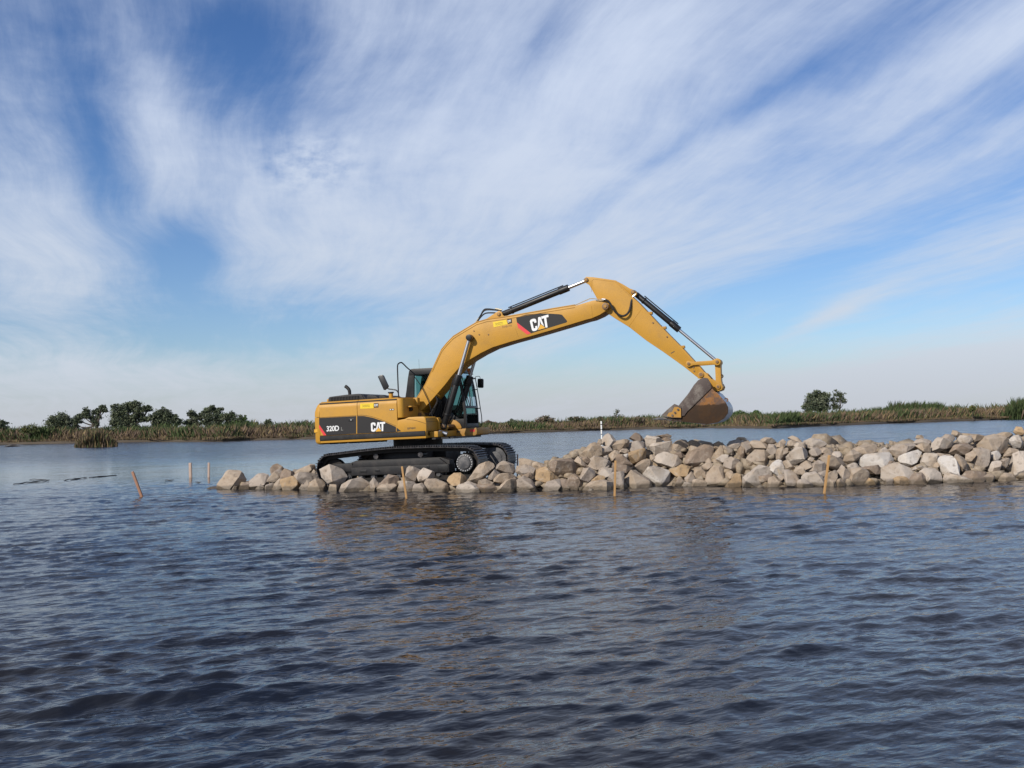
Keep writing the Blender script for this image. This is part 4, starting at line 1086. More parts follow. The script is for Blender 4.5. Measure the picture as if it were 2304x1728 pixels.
TONE = {'w': (0.44, 0.405, 0.37), 'p': (0.395, 0.340, 0.290), 't': (0.312, 0.248, 0.190), 'g': (0.300, 0.252, 0.212), 'o': (0.34, 0.235, 0.135), 'd': (0.20, 0.152, 0.118)}  # dark tone also marks shaded undersides traced as rocks: shade put into colour
TNAME = {'w': 'whitish', 'p': 'pale', 't': 'tan', 'g': 'grey', 'o': 'ochre', 'd': 'dark'}
RG = {'a': (480, 1020, 8.508), 'b': (720, 1020, 8.508), 'c': (960, 1010, 8.508), 'd': (1200, 960, 8.508), 'e': (1440, 960, 8.508), 'f': (1660, 960, 8.508), 'g': (1880, 950, 9.217), 'h': (2090, 940, 10.336)}
ROCKS = '''
at 90,660 200,490 240,360 300,320 540,340 600,400 620,500 470,590 290,680
ad 460,680 560,590 660,530 760,600 800,700 560,720
ag 690,530 760,440 830,390 960,385 1070,420 1040,520 960,600 870,620 800,660
ad 1080,370 1090,280 1160,220 1220,200 1320,250 1370,320 1300,350 1200,360 1100,400
ag 1030,540 1100,400 1200,310 1300,320 1330,370 1240,480 1150,560
ad 1290,350 1370,290 1450,330 1560,430 1400,480 1280,490
ag 790,690 890,590 980,640 970,710 870,725
ag 980,620 1140,560 1190,590 1120,660 1000,690
at 1070,690 1200,560 1250,490 1360,480 1420,600 1400,710 1200,720
ao 1290,500 1500,440 1620,450 1660,560 1670,700 1430,715 1390,620
at 1540,400 1660,290 1860,210 1960,220 1970,330 1880,390 1700,400
ag 1560,420 1720,390 1980,400 2100,470 2120,560 1900,520 1800,560 1680,580 1640,500
at 1790,640 1850,560 1960,490 2080,510 2140,570 2190,650 2050,710 1810,710
ag 1680,620 1760,480 1880,450 1870,560 1800,660 1720,700
at 330,690 400,625 450,640 440,690
ap 1670,680 1710,635 1770,660 1760,705
at 1880,390 1920,310 1970,350 1960,410
ad -130,680 -60,640 80,670 30,710
bp 0,310 150,280 185,215 320,285 420,290 440,370 510,440 450,550 360,600 280,560 160,560 40,460
bt 150,650 200,550 270,535 370,590 350,670 250,690
bg 340,700 420,600 560,510 780,465 900,520 1000,600 1000,710 760,730 430,745
bg 950,560 1010,520 1030,455 1080,530 1140,590 1100,670 990,640
bd 1090,650 1220,510 1310,410 1360,400 1470,430 1530,490 1460,630 1380,600 1200,640
bt 1090,665 1220,600 1400,565 1460,610 1430,680 1300,715 1140,705
bg 1440,660 1540,540 1620,520 1760,530 1840,590 1760,700 1500,710
bg 1635,450 1660,290 1700,250 1830,245 1910,300 1920,390 1880,490 1840,550 1720,530 1640,500
bp 1855,440 1900,350 1980,275 2040,290 2200,360 2200,450 2080,490 1950,555 1890,530
bg 1730,700 1800,600 1950,570 2040,640 2060,715 1800,730
ct -50,590 0,570 200,575 350,640 470,700 450,760 220,775 80,730 -40,650
co 400,600 430,530 520,465 640,460 730,520 775,600 720,660 560,690 430,660
ct 780,610 880,490 950,370 1000,290 1200,220 1290,260 1300,330 1200,440 1050,620 930,670 880,660
cg 1310,320 1340,270 1480,230 1700,310 1715,380 1650,490 1480,480 1330,420
cg 1140,570 1300,400 1370,440 1430,490 1310,560 1280,620 1180,610
ct 1275,580 1340,500 1440,470 1600,470 1710,540 1650,580 1510,620 1430,660 1280,640
ct 960,670 1060,590 1130,570 1280,650 1200,700 1090,715
cp 530,760 680,670 800,620 950,680 1045,825 900,850 720,830 600,810
cg 370,870 440,800 560,780 650,840 520,875
cd 970,680 1100,690 1300,660 1340,740 1330,825 1050,825 980,740
ct 1320,790 1460,710 1520,610 1700,550 1725,640 1710,810 1590,840 1430,815
cg 1690,730 1720,500 1800,490 1960,560 2030,600 2145,740 2110,800 1900,785 1780,800
cg 1710,450 1730,330 1880,290 2070,370 2070,450 1900,495 1750,480
ct 1750,200 1850,180 2060,230 2240,290 2250,360 2080,390 1900,340 1750,310
cd 1790,500 1960,430 2050,480 2040,550 1950,570
cg 1740,830 1900,770 2000,790 2030,845 1850,865
do 0,890 80,820 230,760 320,870 480,960 510,1020 270,1060 170,1105 40,1000
dd 250,760 380,660 600,640 680,610 780,650 870,780 860,890 650,990 480,950 390,860
dt -20,690 60,670 180,730 250,770 90,820 -10,890
dg 90,1215 260,1060 520,1000 550,1120 510,1200 250,1230
dd 500,1190 520,1020 620,1000 660,1080 630,1190
dd 620,1170 690,960 790,900 890,990 970,1090 840,1190 700,1200
dg 880,980 960,800 1080,780 1170,850 1190,960 1080,1070 960,1100
dt 900,540 1000,410 1080,330 1180,310 1300,370 1300,540 1160,590 1080,630 950,590
dt 780,650 860,570 940,590 990,700 1070,780 960,800 880,740
dd 920,590 1040,580 1100,650 1070,710 980,670
dg 1050,750 1090,620 1160,560 1290,580 1380,600 1470,680 1430,750 1320,780 1200,840 1110,800
dp 1285,305 1340,180 1430,135 1520,170 1600,250 1600,310 1490,400 1390,385
dg 1300,380 1450,370 1510,460 1430,490 1340,570 1270,550 1290,450
dt 1210,340 1250,240 1310,240 1310,350
dt 1470,390 1600,270 1750,240 1840,260 1820,370 1720,400 1560,450 1480,460
dd 1835,225 1950,112 2050,160 2115,235 2040,300 1920,290
dg 1770,380 1830,300 1960,280 2120,300 2140,410 2000,475 1850,480
dt 1440,540 1560,440 1660,470 1650,550 1570,620 1530,700 1450,670
dt 1630,490 1700,420 1790,425 1840,480 1740,540
do 1780,590 1830,490 2120,415 2200,480 2170,610 2000,705 1870,710
dw 1715,545 1800,515 1840,540 1790,610
dd 1530,610 1580,530 1700,530 1800,640 1890,745 1860,800 1640,795 1550,720
dd 1465,800 1500,700 1570,690 1640,780 1880,780 1810,860 1600,855
dp 1205,910 1240,820 1340,780 1500,800 1550,855 1430,910 1320,970 1215,970
do 1080,1045 1200,960 1380,950 1310,1010 1160,1055
dg 1360,990 1440,880 1600,850 1720,860 1745,950 1660,1160 1560,1190 1470,1070
dt 860,1175 1080,1060 1340,1010 1500,1060 1550,1205 1250,1235 1090,1215
dp 1015,1230 1080,1165 1145,1195 1130,1260
dt 1635,1175 1760,950 1850,810 1940,850 2212,1000 2310,1140 2212,1175 1900,1180
dt 1890,810 2000,690 2120,630 2230,630 2270,710 2210,760 2110,900 2000,890
dg 1330,770 1390,700 1470,760 1400,800
dg 1345,570 1420,545 1450,610 1390,655
ew 50,880 110,740 220,735 520,820 580,850 525,1095 400,1115 200,1035
ep 180,380 250,320 600,280 625,420 605,540 450,510 290,550 205,450
ep 65,260 130,170 220,175 350,200 445,260 230,350 170,450 95,360
ed 270,182 440,155 610,165 605,202 400,214
ed 395,245 560,200 605,250 480,275
eg 615,345 700,270 800,245 890,270 915,375 770,470 640,510 605,430
ed 615,550 720,490 820,500 855,545 790,610 700,590
ep 245,630 330,540 460,480 560,500 640,570 720,580 805,680 705,760 540,810 375,760
et 185,560 220,520 305,570 270,660 195,650
eo 570,840 800,720 920,750 1000,780 935,890 800,1000 710,960 630,900
ed 795,640 900,520 1050,480 1200,350 1350,280 1425,330 1405,510 1330,610 1180,750 1000,800 920,745 835,715
et 915,300 1000,255 1120,290 1165,345 1020,385 935,355
et 935,440 960,370 1080,370 1210,350 1090,495 955,500
et 1375,690 1430,500 1520,360 1605,380 1625,510 1510,590 1440,700
eg 1585,355 1700,390 1785,440 1795,525 1710,560 1595,490
et 1415,315 1500,280 1595,330 1530,395 1450,450 1405,410
eg 1675,345 1880,240 1965,290 1925,380 1785,480 1695,410
et 1835,235 1880,200 2000,205 2045,255 1900,262
ed 1875,570 1890,430 1930,370 1995,420 2005,610 1960,650
ep 1445,615 1520,540 1650,530 1725,585 1610,685 1530,710
eg 1580,710 1620,640 1740,570 1880,620 1995,670 1955,770 1855,880 1700,840 1590,755
et 1175,755 1280,690 1395,710 1350,790 1260,850 1205,820
et 1255,700 1310,600 1365,650 1360,710
et 1275,890 1390,760 1560,720 1645,860 1605,990 1420,1100 1315,1110 1265,970
et 1020,970 1040,800 1170,770 1265,880 1280,990 1150,1000
eg 850,990 1000,850 1040,970 1120,1010 1000,1075 915,1045
et 620,1110 740,980 865,1040 830,1130 700,1150
ep 750,1175 850,1060 985,1080 1000,1170
et 995,1165 1020,1020 1130,1000 1305,1040 1320,1130 1180,1170
et 1635,910 1680,840 1775,830 1785,925 1705,1030 1645,990
eo 1530,1150 1720,1060 1840,900 1965,930 2000,1060 1850,1130 1700,1160
eo -10,690 130,620 220,650 335,745 220,760 120,770 60,860 -10,890
et 135,655 200,560 340,450 500,450 600,530 560,650 480,765 320,800 175,750 F
fg 75,310 200,270 245,330 335,435 200,490 100,530 55,410
ft 195,280 440,270 565,330 565,450 420,455 330,440
ft 435,250 540,200 700,250 745,305 560,345 445,310
fg 545,455 590,340 680,340 755,420 725,545 680,580 595,510
ft 735,610 750,430 860,380 905,520 895,630 800,660
fg 875,410 960,405 965,480 925,550 885,600
ft 735,380 780,300 860,240 925,260 905,350 850,400
ft 965,212 1040,170 1160,220 1225,272 1160,296 1030,250
ft 935,290 1030,250 1135,300 1095,360 1010,420 955,380
fp 1075,370 1140,300 1280,300 1315,355 1230,405 1130,415
fp 1265,280 1390,220 1560,240 1695,355 1645,410 1540,430 1400,390 1320,395
fp 925,570 950,480 1080,390 1240,400 1345,450 1325,570 1245,650 1070,730 970,680
fg 1355,490 1400,400 1530,400 1625,490 1545,570 1450,590 1375,550
ft 1535,440 1640,400 1780,410 1835,485 1790,550 1640,535
ft 1525,580 1600,540 1760,560 1900,590 2045,650 2045,720 1900,815 1780,800 1640,670
fp 1790,550 1860,480 1960,470 2005,520 1970,610 1850,595
fw 595,800 680,680 780,610 850,660 905,780 865,910 795,1010 720,930 675,865
fg 735,930 880,900 865,1030 800,1055
fp 100,960 220,840 390,740 560,790 685,860 665,930 430,950 405,1060 190,1175 95,1080
fd 405,950 660,920 600,1020 570,1075 430,1080
ft 540,1130 600,980 690,950 840,1075 790,1130 640,1150
fg 885,970 885,820 990,830 1165,930 1155,1030 1115,1115 950,1120
ft 865,670 960,640 1065,760 1075,810 980,845 915,800
ft 1165,770 1300,650 1405,680 1425,725 1260,855 1205,845
ft 1045,885 1160,750 1215,830 1305,855 1140,915
fp 1335,630 1380,580 1475,610 1430,670 1380,690
fg 1295,840 1420,730 1540,640 1645,690 1705,810 1540,875 1360,865
fg 1130,1120 1160,1020 1280,1000 1420,1090 1500,1200 1200,1210
fp 1205,970 1310,890 1480,860 1625,960 1605,1070 1510,1155 1395,1065 1275,1015
fg 1505,900 1700,830 1695,930 1620,975 1555,935
ft 1585,1090 1680,940 1700,900 1870,820 1895,930 1805,1010 1730,1120 1640,1120
ft 1690,1150 1760,1010 1860,1040 1940,1145 1800,1160
fp 350,1165 420,1115 495,1140 475,1180
gg 5,1050 120,880 230,950 285,1030 230,1120 255,1310 130,1200 30,1140
gt -10,1190 120,1170 210,1260 235,1330 0,1350
gp 225,890 370,840 430,850 505,945 340,980 270,1020
gt 245,1110 330,980 500,940 640,980 705,1060 620,1200 570,1310 380,1330 260,1250
gt 155,800 170,700 310,600 420,650 585,620 465,770 340,865 215,865
gt 315,650 480,510 700,480 900,460 895,595 730,615 560,695 470,735 370,695
gw 485,840 510,740 620,670 800,640 1120,630 1205,770 1190,865 1040,915 900,925 760,915 555,945
gd 1030,890 1130,800 1245,810 1260,915 1050,925
gp 865,620 960,560 1040,510 1135,620 980,655
gg 1095,570 1200,470 1400,460 1560,440 1665,480 1650,570 1530,605 1430,695 1270,735 1175,665
gw 1265,780 1340,710 1550,660 1700,580 1765,630 1710,730 1545,920 1450,915 1325,845
gd 535,940 760,900 945,930 930,1065 780,1080 650,985
gp 940,1110 950,950 1250,920 1260,830 1360,860 1480,920 1620,1000 1560,1120 1390,1090 1200,1160 1005,1215
go 610,1245 690,1160 780,1180 870,1275 700,1295
gg 900,1315 1050,1200 1190,1180 1230,1275 1120,1290
go 1195,1175 1300,1110 1500,1160 1525,1280 1215,1305
gd 1525,1150 1640,1060 1800,1040 1910,1150 1910,1270 1760,1320 1535,1300
gp 1660,1040 1800,950 2050,960 2155,1050 2155,1140 2045,1215 1925,1205 1840,1100
gp 1795,750 1840,640 2030,640 2145,720 2080,860 2045,935 1860,905 1780,840
gt 1655,490 1800,430 1955,470 1970,610 1840,635 1770,615
gt 1655,330 1680,270 1790,265 1845,325 1760,365
gg 1615,430 1700,350 1840,340 1985,390 1940,465 1780,450
gp 1575,990 1660,910 1695,950 1630,1010
gg 1695,945 1780,900 1885,960 1790,985
hp 45,650 100,520 220,455 360,480 480,520 575,580 530,670 310,775 180,820 65,770
hg 295,460 390,380 520,390 605,470 565,550 420,510
ht 515,380 540,290 640,300 805,390 690,460 600,445
hp 655,490 740,410 990,430 1005,540 905,650 725,615
hd 465,810 560,640 680,610 800,640 1025,680 1010,755 810,865 600,870
ht 1045,570 1250,440 1500,390 1830,470 1865,600 1840,760 1700,800 1440,745 1250,675 1075,655
ht 915,430 1100,390 1305,420 1250,495 1020,575
ht 1495,420 1700,340 1880,350 1965,400 1860,480
ho 1955,315 2030,200 2150,220 2215,310 2185,400 2040,405
hw 1865,505 1960,420 2080,400 2150,450 2195,570 2105,690 1990,700 1895,630
hg 955,1170 980,980 1060,720 1180,700 1400,760 1445,830 1360,1070 1265,1215 1090,1245
ht 835,990 850,850 1020,770 1065,855 970,1025 900,1055
hw 185,930 380,880 520,890 640,1010 695,1130 695,1290 600,1310 420,1290 300,1295 245,1110
ht -10,860 250,830 485,855 220,940 190,1020 130,1100 -10,1130
ht 535,880 720,870 835,960 905,1100 870,1235 760,1255 690,1090
hp 300,1380 430,1290 600,1320 740,1350 940,1525 860,1560 680,1550 435,1480
hd 765,1340 880,1240 1060,1230 1280,1270 1395,1310 1240,1360 1130,1420 880,1430
hg 1140,1410 1230,1330 1440,1300 1540,1375 1410,1450 1200,1460
hw 1440,805 1590,760 1665,830 1665,950 1570,1005 1435,1005 1425,885
hp 1395,1210 1450,1040 1590,1000 1705,1010 1690,1130 1590,1325 1445,1305
hg 1635,1000 1780,950 1905,960 1810,1090 1700,1185
ht 1735,900 1870,700 2100,740 2000,850 1850,935
hp 1935,1110 1980,850 2080,780 2330,800 2400,1100 2340,1370 2050,1400 1970,1210
ht 1600,1440 1650,1340 1780,1280 1920,1300 1990,1375 1950,1460 1700,1480
'''
def rock_mesh(pts, c, t, seed):
    """pts: outline as seen from the water (world); c: centre; t: half thickness. An angular block, edges worn, faces pitted"""
    r = random.Random(seed)
    bm = bmesh.new()
    cl = Vector(c)
    P = [(Vector(p) - cl) * 1.07 for p in pts]
    # keep only the strong corners of the outline
    while len(P) > 5:
        best = None
        for i in range(len(P)):
            a, b0, c0 = P[i - 1], P[i], P[(i + 1) % len(P)]
            ar = abs((b0 - a).cross(c0 - a).y)
            if best is None or ar < best[0]: best = (ar, i)
        if best[0] > .055 * max(p.length for p in P) ** 2: break
        P.pop(best[1])
    for p in P:
        bm.verts.new(p + Vector((0, r.uniform(-.35, .35) * t, 0)))
    n = len(P)
    size = max(p.length for p in P)
    # front and back: each one broad broken face on its own tilted plane, sometimes a sharp ridge
    for sgn in (-1, 1):
        ridge = r.random() < .25
        k = 2 if ridge else r.choice((3, 4, 4, 5))
        a0 = r.uniform(0, 6.28)
        tx, tz = r.uniform(-.55, .55), r.uniform(-.35, .75)
        lo_, hi_ = (.35, .7) if ridge else (.55, .92)
        for j in range(k):
            an = a0 + 6.28 * j / k + r.uniform(-.4, .4)
            dv = Vector((math.cos(an), 0, math.sin(an)))
            reach = max(p.x * dv.x + p.z * dv.z for p in P)
            q0 = dv * reach * r.uniform(lo_, hi_)
            yy = .85 * t + sgn * (tx * q0.x - sgn * tz * q0.z) * .8
            q0.y = sgn * max(.12 * t, min(1.5 * t, yy))
            bm.verts.new(q0)
    res = bmesh.ops.convex_hull(bm, input=list(bm.verts))
    bmesh.ops.delete(bm, geom=[v for v in bm.verts if not v.link_faces], context='VERTS')
    # broken corners: a few random planes knock pieces off
    for _ in range(r.choice((1, 2, 3))):
        nv = Vector((r.uniform(-1, 1), r.uniform(-1.2, .4), r.uniform(-.6, 1))).normalized()
        reach = max(v.co.dot(nv) for v in bm.verts)
        g_ = bmesh.ops.bisect_plane(bm, geom=list(bm.verts) + list(bm.edges) + list(bm.faces), plane_co=nv * reach * r.uniform(.70, .9), plane_no=nv, clear_outer=True)
        be = [e for e in bm.edges if e.is_boundary]
        if be: bmesh.ops.edgeloop_fill(bm, edges=be)
    bmesh.ops.dissolve_limit(bm, angle_limit=math.radians(6), verts=list(bm.verts), edges=list(bm.edges))
    bmesh.ops.bevel(bm, geom=list(bm.edges), offset=size * r.uniform(.006, .018), segments=1, affect='EDGES', clamp_overlap=True, profile=.55)
    bmesh.ops.triangulate(bm, faces=list(bm.faces))
    longe = [e for e in bm.edges if e.calc_length() > size * .28]
    bmesh.ops.subdivide_edges(bm, edges=longe, cuts=2, use_grid_fill=True)
    bmesh.ops.triangulate(bm, faces=list(bm.faces))
    longe = [e for e in bm.edges if e.calc_length() > size * .16]
    bmesh.ops.subdivide_edges(bm, edges=longe, cuts=1, use_grid_fill=True)
    bmesh.ops.triangulate(bm, faces=list(bm.faces))
    bm.normal_update()
    so_ = Vector((seed * 1.7, seed * .31, seed * 2.3))
    mv = []
    for v in bm.verts:
        q0 = v.co * (1.5 / size) + so_
        k = noise.fractal(q0, 1.0, 2.0, 3) * .026 + noise.noise(q0 * 3.6) * .018
        mv.append(v.normal * (k * size))
    for v, d_ in zip(bm.verts, mv): v.co += d_
    me = bpy.data.meshes.new('rock')
    bm.to_mesh(me); bm.free()
    me.shade_smooth(); me.set_sharp_from_angle(angle=math.radians(17))
    me.materials.append(M['rock'])
    return me

parsed = []
for line in ROCKS.strip().splitlines():
    tk_ = line.split()
    reg, tone = tk_[0][0], tk_[0][1]
    pts = tk_[1:]
    if pts[-1] == 'F': reg = 'f'; pts = pts[:-1]
    x0, y0, s = RG[reg]
    pp = [(x0 + float(a.split(',')[0]) / s, y0 + float(a.split(',')[1]) / s) for a in pts]
    parsed.append((tone, pp))
BEHIND = {10: 27.6, 16: 26.9, 41: 26.9}        # rocks lying beyond the near track
rocks = []
for i, (tone, pp) in enumerate(parsed):
    cx = sum(p[0] for p in pp) / len(pp); cy = sum(p[1] for p in pp) / len(pp)
    bot = max(p[1] for p in pp); top = min(p[1] for p in pp)
    yw = float(np.interp(cx, wl_px, wl_Y))
    sl_p = float(np.interp(cx, [500, 700, 1180, 1260, 2304], [1.0, 1.15, 1.15, .85, .85]))
    d = ray(cx, cy)
    # CAMP.z + d.z Y = sl (Y - yw)
    Yh = (CAM_H + sl_p * yw) / (sl_p - d[2])
    Yh = min(max(Yh, yw - .15), yw + 2.1)
    if i in BEHIND: Yh = BEHIND[i]
    W3 = [at(p[0], p[1], Yh) for p in pp]
    xs3 = [p[0] for p in W3]; zs3 = [p[2] for p in W3]
    w, h_ = max(xs3) - min(xs3), max(zs3) - min(zs3)
    t = .5 * (.55 * min(w, h_) + .45 * max(w, h_)) * .85
    if 700 < cx < 1100 and i not in BEHIND:           # keep clear of the near track's outer face
        face = 27 - 1.6 * math.cos(TH) - ((cx - 940) / 83.7) * math.sin(TH)
        Yh = min(Yh, face - t * .7)
    Yc = Yh + t * .35
    if 700 < cx < 1100 and i not in BEHIND: Yc = Yh
    W3 = [at(p[0], p[1], Yc) for p in pp]
    c3 = np.mean(W3, 0)
    # rocks at the waterline reach down under the surface
    if bot > np.interp(cx, wl_px, wl_py) - 9:
        lo = min(p[2] for p in W3)
        W3 = [np.array([p[0], p[1], p[2] - .16 if p[2] < lo + .35 * h_ else p[2]]) for p in W3]
    me = rock_mesh(W3, c3, t, i * 7 + 3)
    o = bpy.data.objects.new('rock', me); o.location = c3
    link(o)
    jit = random.Random(i).uniform(.9, 1.1)
    o.color = (*[min(.62, q * jit) for q in TONE[tone]], 1)
    size_w = 'large ' if max(w, h_) > .85 else 'small ' if max(w, h_) < .38 else ''
    row = 'at the waterline' if bot > np.interp(cx, wl_px, wl_py) - 9 else 'on the crest' if top < np.interp(cx, [480, 700, 1180, 1260, 1350, 1900, 2304], [1050, 1045, 1045, 1015, 990, 998, 985]) else 'partway up'
    zone = ('left of the excavator track' if cx < 705 else 'in front of the near track' if cx < 1075 else 'between track and middle stake' if cx < 1384
            else 'below the bucket' if cx < 1640 else 'between bucket and rightmost stake' if cx < 1860 else 'just right of the rightmost stake' if cx < 2090 else "near the picture's right edge")
    rocks.append([o, cx, row, zone, f'{size_w}{TNAME[tone]}'])
ORD = ['first', 'second', 'third', 'fourth', 'fifth', 'sixth', 'seventh', 'eighth', 'ninth', 'tenth', 'eleventh', 'twelfth', 'thirteenth', 'fourteenth', 'fifteenth', 'sixteenth', 'seventeenth', 'eighteenth', 'nineteenth', 'twentieth'] + ['twenty-' + a for a in ('first', 'second', 'third', 'fourth', 'fifth', 'sixth', 'seventh', 'eighth', 'ninth')]
byz = {}
for r_ in sorted(rocks, key=lambda a: a[1]): byz.setdefault((r_[2], r_[3]), []).append(r_)
for k_, l_ in byz.items():
    for j, r_ in enumerate(l_):
        tag(r_[0], f'{r_[4]} angular rock {r_[2]}, {ORD[j]} from left {r_[3]}', 'rock', 'riprap rocks of the breakwater')

# smaller stones filling the gaps, the crest track and the slope behind
rs = np.random.RandomState(21)
TPL = []
for k in range(14):                      # angular chips: hulls of a few random corners
    r = random.Random(900 + k); bmt = bmesh.new()
    for _ in range(r.choice((8, 9, 10, 12))):
        q0 = Vector((r.gauss(0, 1), r.gauss(0, 1), r.gauss(0, 1))).normalized() * r.uniform(.85, 1.1)
        bmt.verts.new(q0)
    bmesh.ops.convex_hull(bmt, input=list(bmt.verts))
    bmesh.ops.delete(bmt, geom=[v for v in bmt.verts if not v.link_faces], context='VERTS')
    bmesh.ops.triangulate(bmt, faces=list(bmt.faces)); bmt.verts.index_update()
    TPL.append((np.array([v.co[:] for v in bmt.verts]), np.array([[v.index for v in f.verts] for f in bmt.faces]))); bmt.free()
SV, SF, k_ = [], [], 0
def stones(n, xr, dr, sr, zoff, seed):
    global k_
    r = np.random.RandomState(seed)
    for _ in range(n):
        x = r.uniform(*xr); yw = np.interp(x, wl_X, wl_Y); y = yw + r.uniform(*dr)
        z = float(bed_height(np.array(x), np.array(y)))
        s = sr[0] + (sr[1] - sr[0]) * r.rand() ** 2.2
        if z < -.25: continue
        if -5.2 < x < .6 and abs(y - (27 - (x - O[0]) * math.tan(TH))) < 1.75 and s > .09: continue
        bv, bf = TPL[r.randint(len(TPL))]
        v = bv * s * np.array([1.1, .75 + .4 * r.rand(), .55 + .35 * r.rand()])
        a = r.rand() * 6.28; ca, sa_ = math.cos(a), math.sin(a)
        v = np.stack([v[:, 0] * ca - v[:, 1] * sa_, v[:, 0] * sa_ + v[:, 1] * ca, v[:, 2]], 1) + np.array([x, y, z + zoff * s])
        SV.append(v); SF.append(bf + k_); k_ += len(bv)
stones(1300, (-8, 16), (.05, 1.4), (.06, .26), .35, 1)
stones(2600, (1.0, 16), (1.0, 4.2), (.025, .12), .3, 2)
stones(420, (-8, 16), (2.6, 6.0), (.12, .42), .25, 3)
stones(500, (-8, 1.5), (.6, 4.5), (.05, .13), .3, 4)
fill = raw_mesh('loose_stones', np.concatenate(SV), np.concatenate(SF), 'rock')
fill.color = (.26, .21, .155, 1)
tag(fill, 'loose small stones filling gaps between the riprap rocks', 'stones', kind='stuff')

# ------------------------------------------------------------------ survey stakes, pipe, flotsam
def stake(base_px, top_px, Y, w, mat, label, cap=None, group='survey stakes', cat='stake', name='survey_stake', sharp=True):
    A_, B_ = Vector(at(*base_px, Y)), Vector(at(*top_px, Y))
    d = (B_ - A_).normalized()
    e = empty(name, Matrix.Translation(A_))
    L_ = (B_ - A_).length
    x = d.cross(Vector((0, 1, 0))).normalized(); y = d.cross(x)
    def ring(t, s): return [A_ - A_ + d * t + (x * a + y * c) * s for a, c in ((-.5, -.5), (.5, -.5), (.5, .5), (-.5, .5))]
    m_ = MB(); R_ = [ring(-.9, w * .2), ring(-.65, w), ring(L_ * .45, w * 1.02), ring(L_ - .015, w), ring(L_, w * .9)]
    n = len(R_)
    m_.add([q_ for rr in R_ for q_ in rr], [(4 * k + j, 4 * k + (j + 1) % 4, 4 * k + 4 + (j + 1) % 4, 4 * k + 4 + j) for k in range(n - 1) for j in range(4)] + [(3, 2, 1, 0), tuple(4 * n - 4 + j for j in range(4))])
    m_.build('shaft', mat, e, .003)
    if cap:
        m_ = MB(); R_ = [ring(L_ - cap, w * 1.06), ring(L_ - .004, w * 1.06)]
        m_.add([q_ for rr in R_ for q_ in rr], [(j, (j + 1) % 4, 4 + (j + 1) % 4, 4 + j) for j in range(4)]); m_.build('painted_band', 'stake_paint', e)
    return tag(e, label, cat, group)
def wY(px, py): return on_water(px, py)[1]
stake((319, 1117.6), (298, 1061), wY(319, 1117.6), .058, 'stake_brown', 'brown wooden stake leaning left in open water, leftmost of all stakes')
stake((429, 1074.6), (428, 1041.4), wY(429, 1074.6), .085, 'stake_pale', 'thicker pale stake upright in calm water left of the rocks')
stake((469.7, 1074), (469.9, 1041), wY(469.7, 1074), .062, 'stake_pale', 'thinner pale stake in calm water nearest the leftmost boulder')
stake((914.5, 1121), (904.5, 1049.4), wY(914.5, 1121), .043, 'stake', 'orange wooden stake leaning in front of the excavator track')
stake((1382.8, 1117), (1384.8, 1036.4), wY(1382.8, 1117), .043, 'stake', 'upright orange wooden stake in front of the rock pile below the boom')
stake((1854.5, 1110), (1865.7, 1024), wY(1854.5, 1110), .043, 'stake', 'orange wooden stake leaning right, rightmost of all stakes')
stake((1164, 1062), (1164.5, 1022), 29.0, .035, 'stake_brown', "thin brown stake just beyond the far track's front end")
A_ = Vector(at(1354.3, 1003, 34.0)); B_ = Vector(at(1352.8, 947.5, 34.0))
pe = empty('marker_pipe', Matrix.Translation(A_)); L_ = (B_ - A_).length
m_ = MB(); m_.tube([(0, 0, -.8), (B_ - A_)], .026, 12); m_.build('pipe', 'pvc', pe)
for t_ in (.45, .65, .85):
    m_ = MB(); q0 = (B_ - A_) * t_; m_.tube([q0, q0 + Vector((0, 0, .025))], .0272, 12); m_.build('black_band', 'black', pe)
tag(pe, 'thin white pipe with black bands standing behind the palest crest rock', 'pipe')

def floating(pts, r, label, name='floating_stick'):
    P = [on_water(*p) for p in pts]
    P = [Vector((p[0], p[1], .015 + .02 * math.sin(3 * k))) for k, p in enumerate(P)]
    S_ = spline(P, 4); rr_ = random.Random(len(label))
    for q_ in S_: q_.z += rr_.uniform(-.01, .02)
    m_ = MB(); n = len(S_); m_.tube(S_, [r * (0.45 + .75 * rr_.random()) * (1 - .5 * abs(2 * k / (n - 1) - 1)) for k in range(n)], 6)
    tag(m_.build(name, 'stick'), label, 'stick', 'sticks floating in the calm water')
floating([(145, 1082), (170, 1078.5), (195, 1075.5)], 0.026, 'dark floating stick, middle of the broken line left of the leaning stake')
floating([(201, 1075), (225, 1073), (262, 1069.5)], 0.028, 'dark floating stick nearest the leaning stake')
floating([(30, 1090), (70, 1086), (110, 1082.5)], 0.022, 'dark floating stick near the left edge of the water')
floating([(66, 1080), (90, 1079.5), (112, 1080)], 0.015, 'thin dark floating reed above the left stick')
floating([(371, 1082), (391, 1082)], 0.019, 'short dark stick floating left of the two pale stakes')
floating([(440, 1087), (453, 1087)], 0.019, 'short dark stick floating right below the pale stakes')
# snag
P = on_water(28, 1005)
m_ = MB(); m_.tube(spline([(P[0] - 1.0, P[1], .0), (P[0] - .3, P[1], .16), (P[0] + .4, P[1] + .1, .10), (P[0] + 1.1, P[1], .02)], 4), [.05, .08, .12, .14, .16, .17, .16, .15, .13, .1, .08, .06, .04], 8)
m_.tube([(P[0] - .2, P[1], .1), (P[0] - .5, P[1] + .1, .42)], [.07, .03], 6)
tag(m_.build('driftwood_log', 'stick'), 'dark driftwood snag off the far shore at the left edge', 'log')

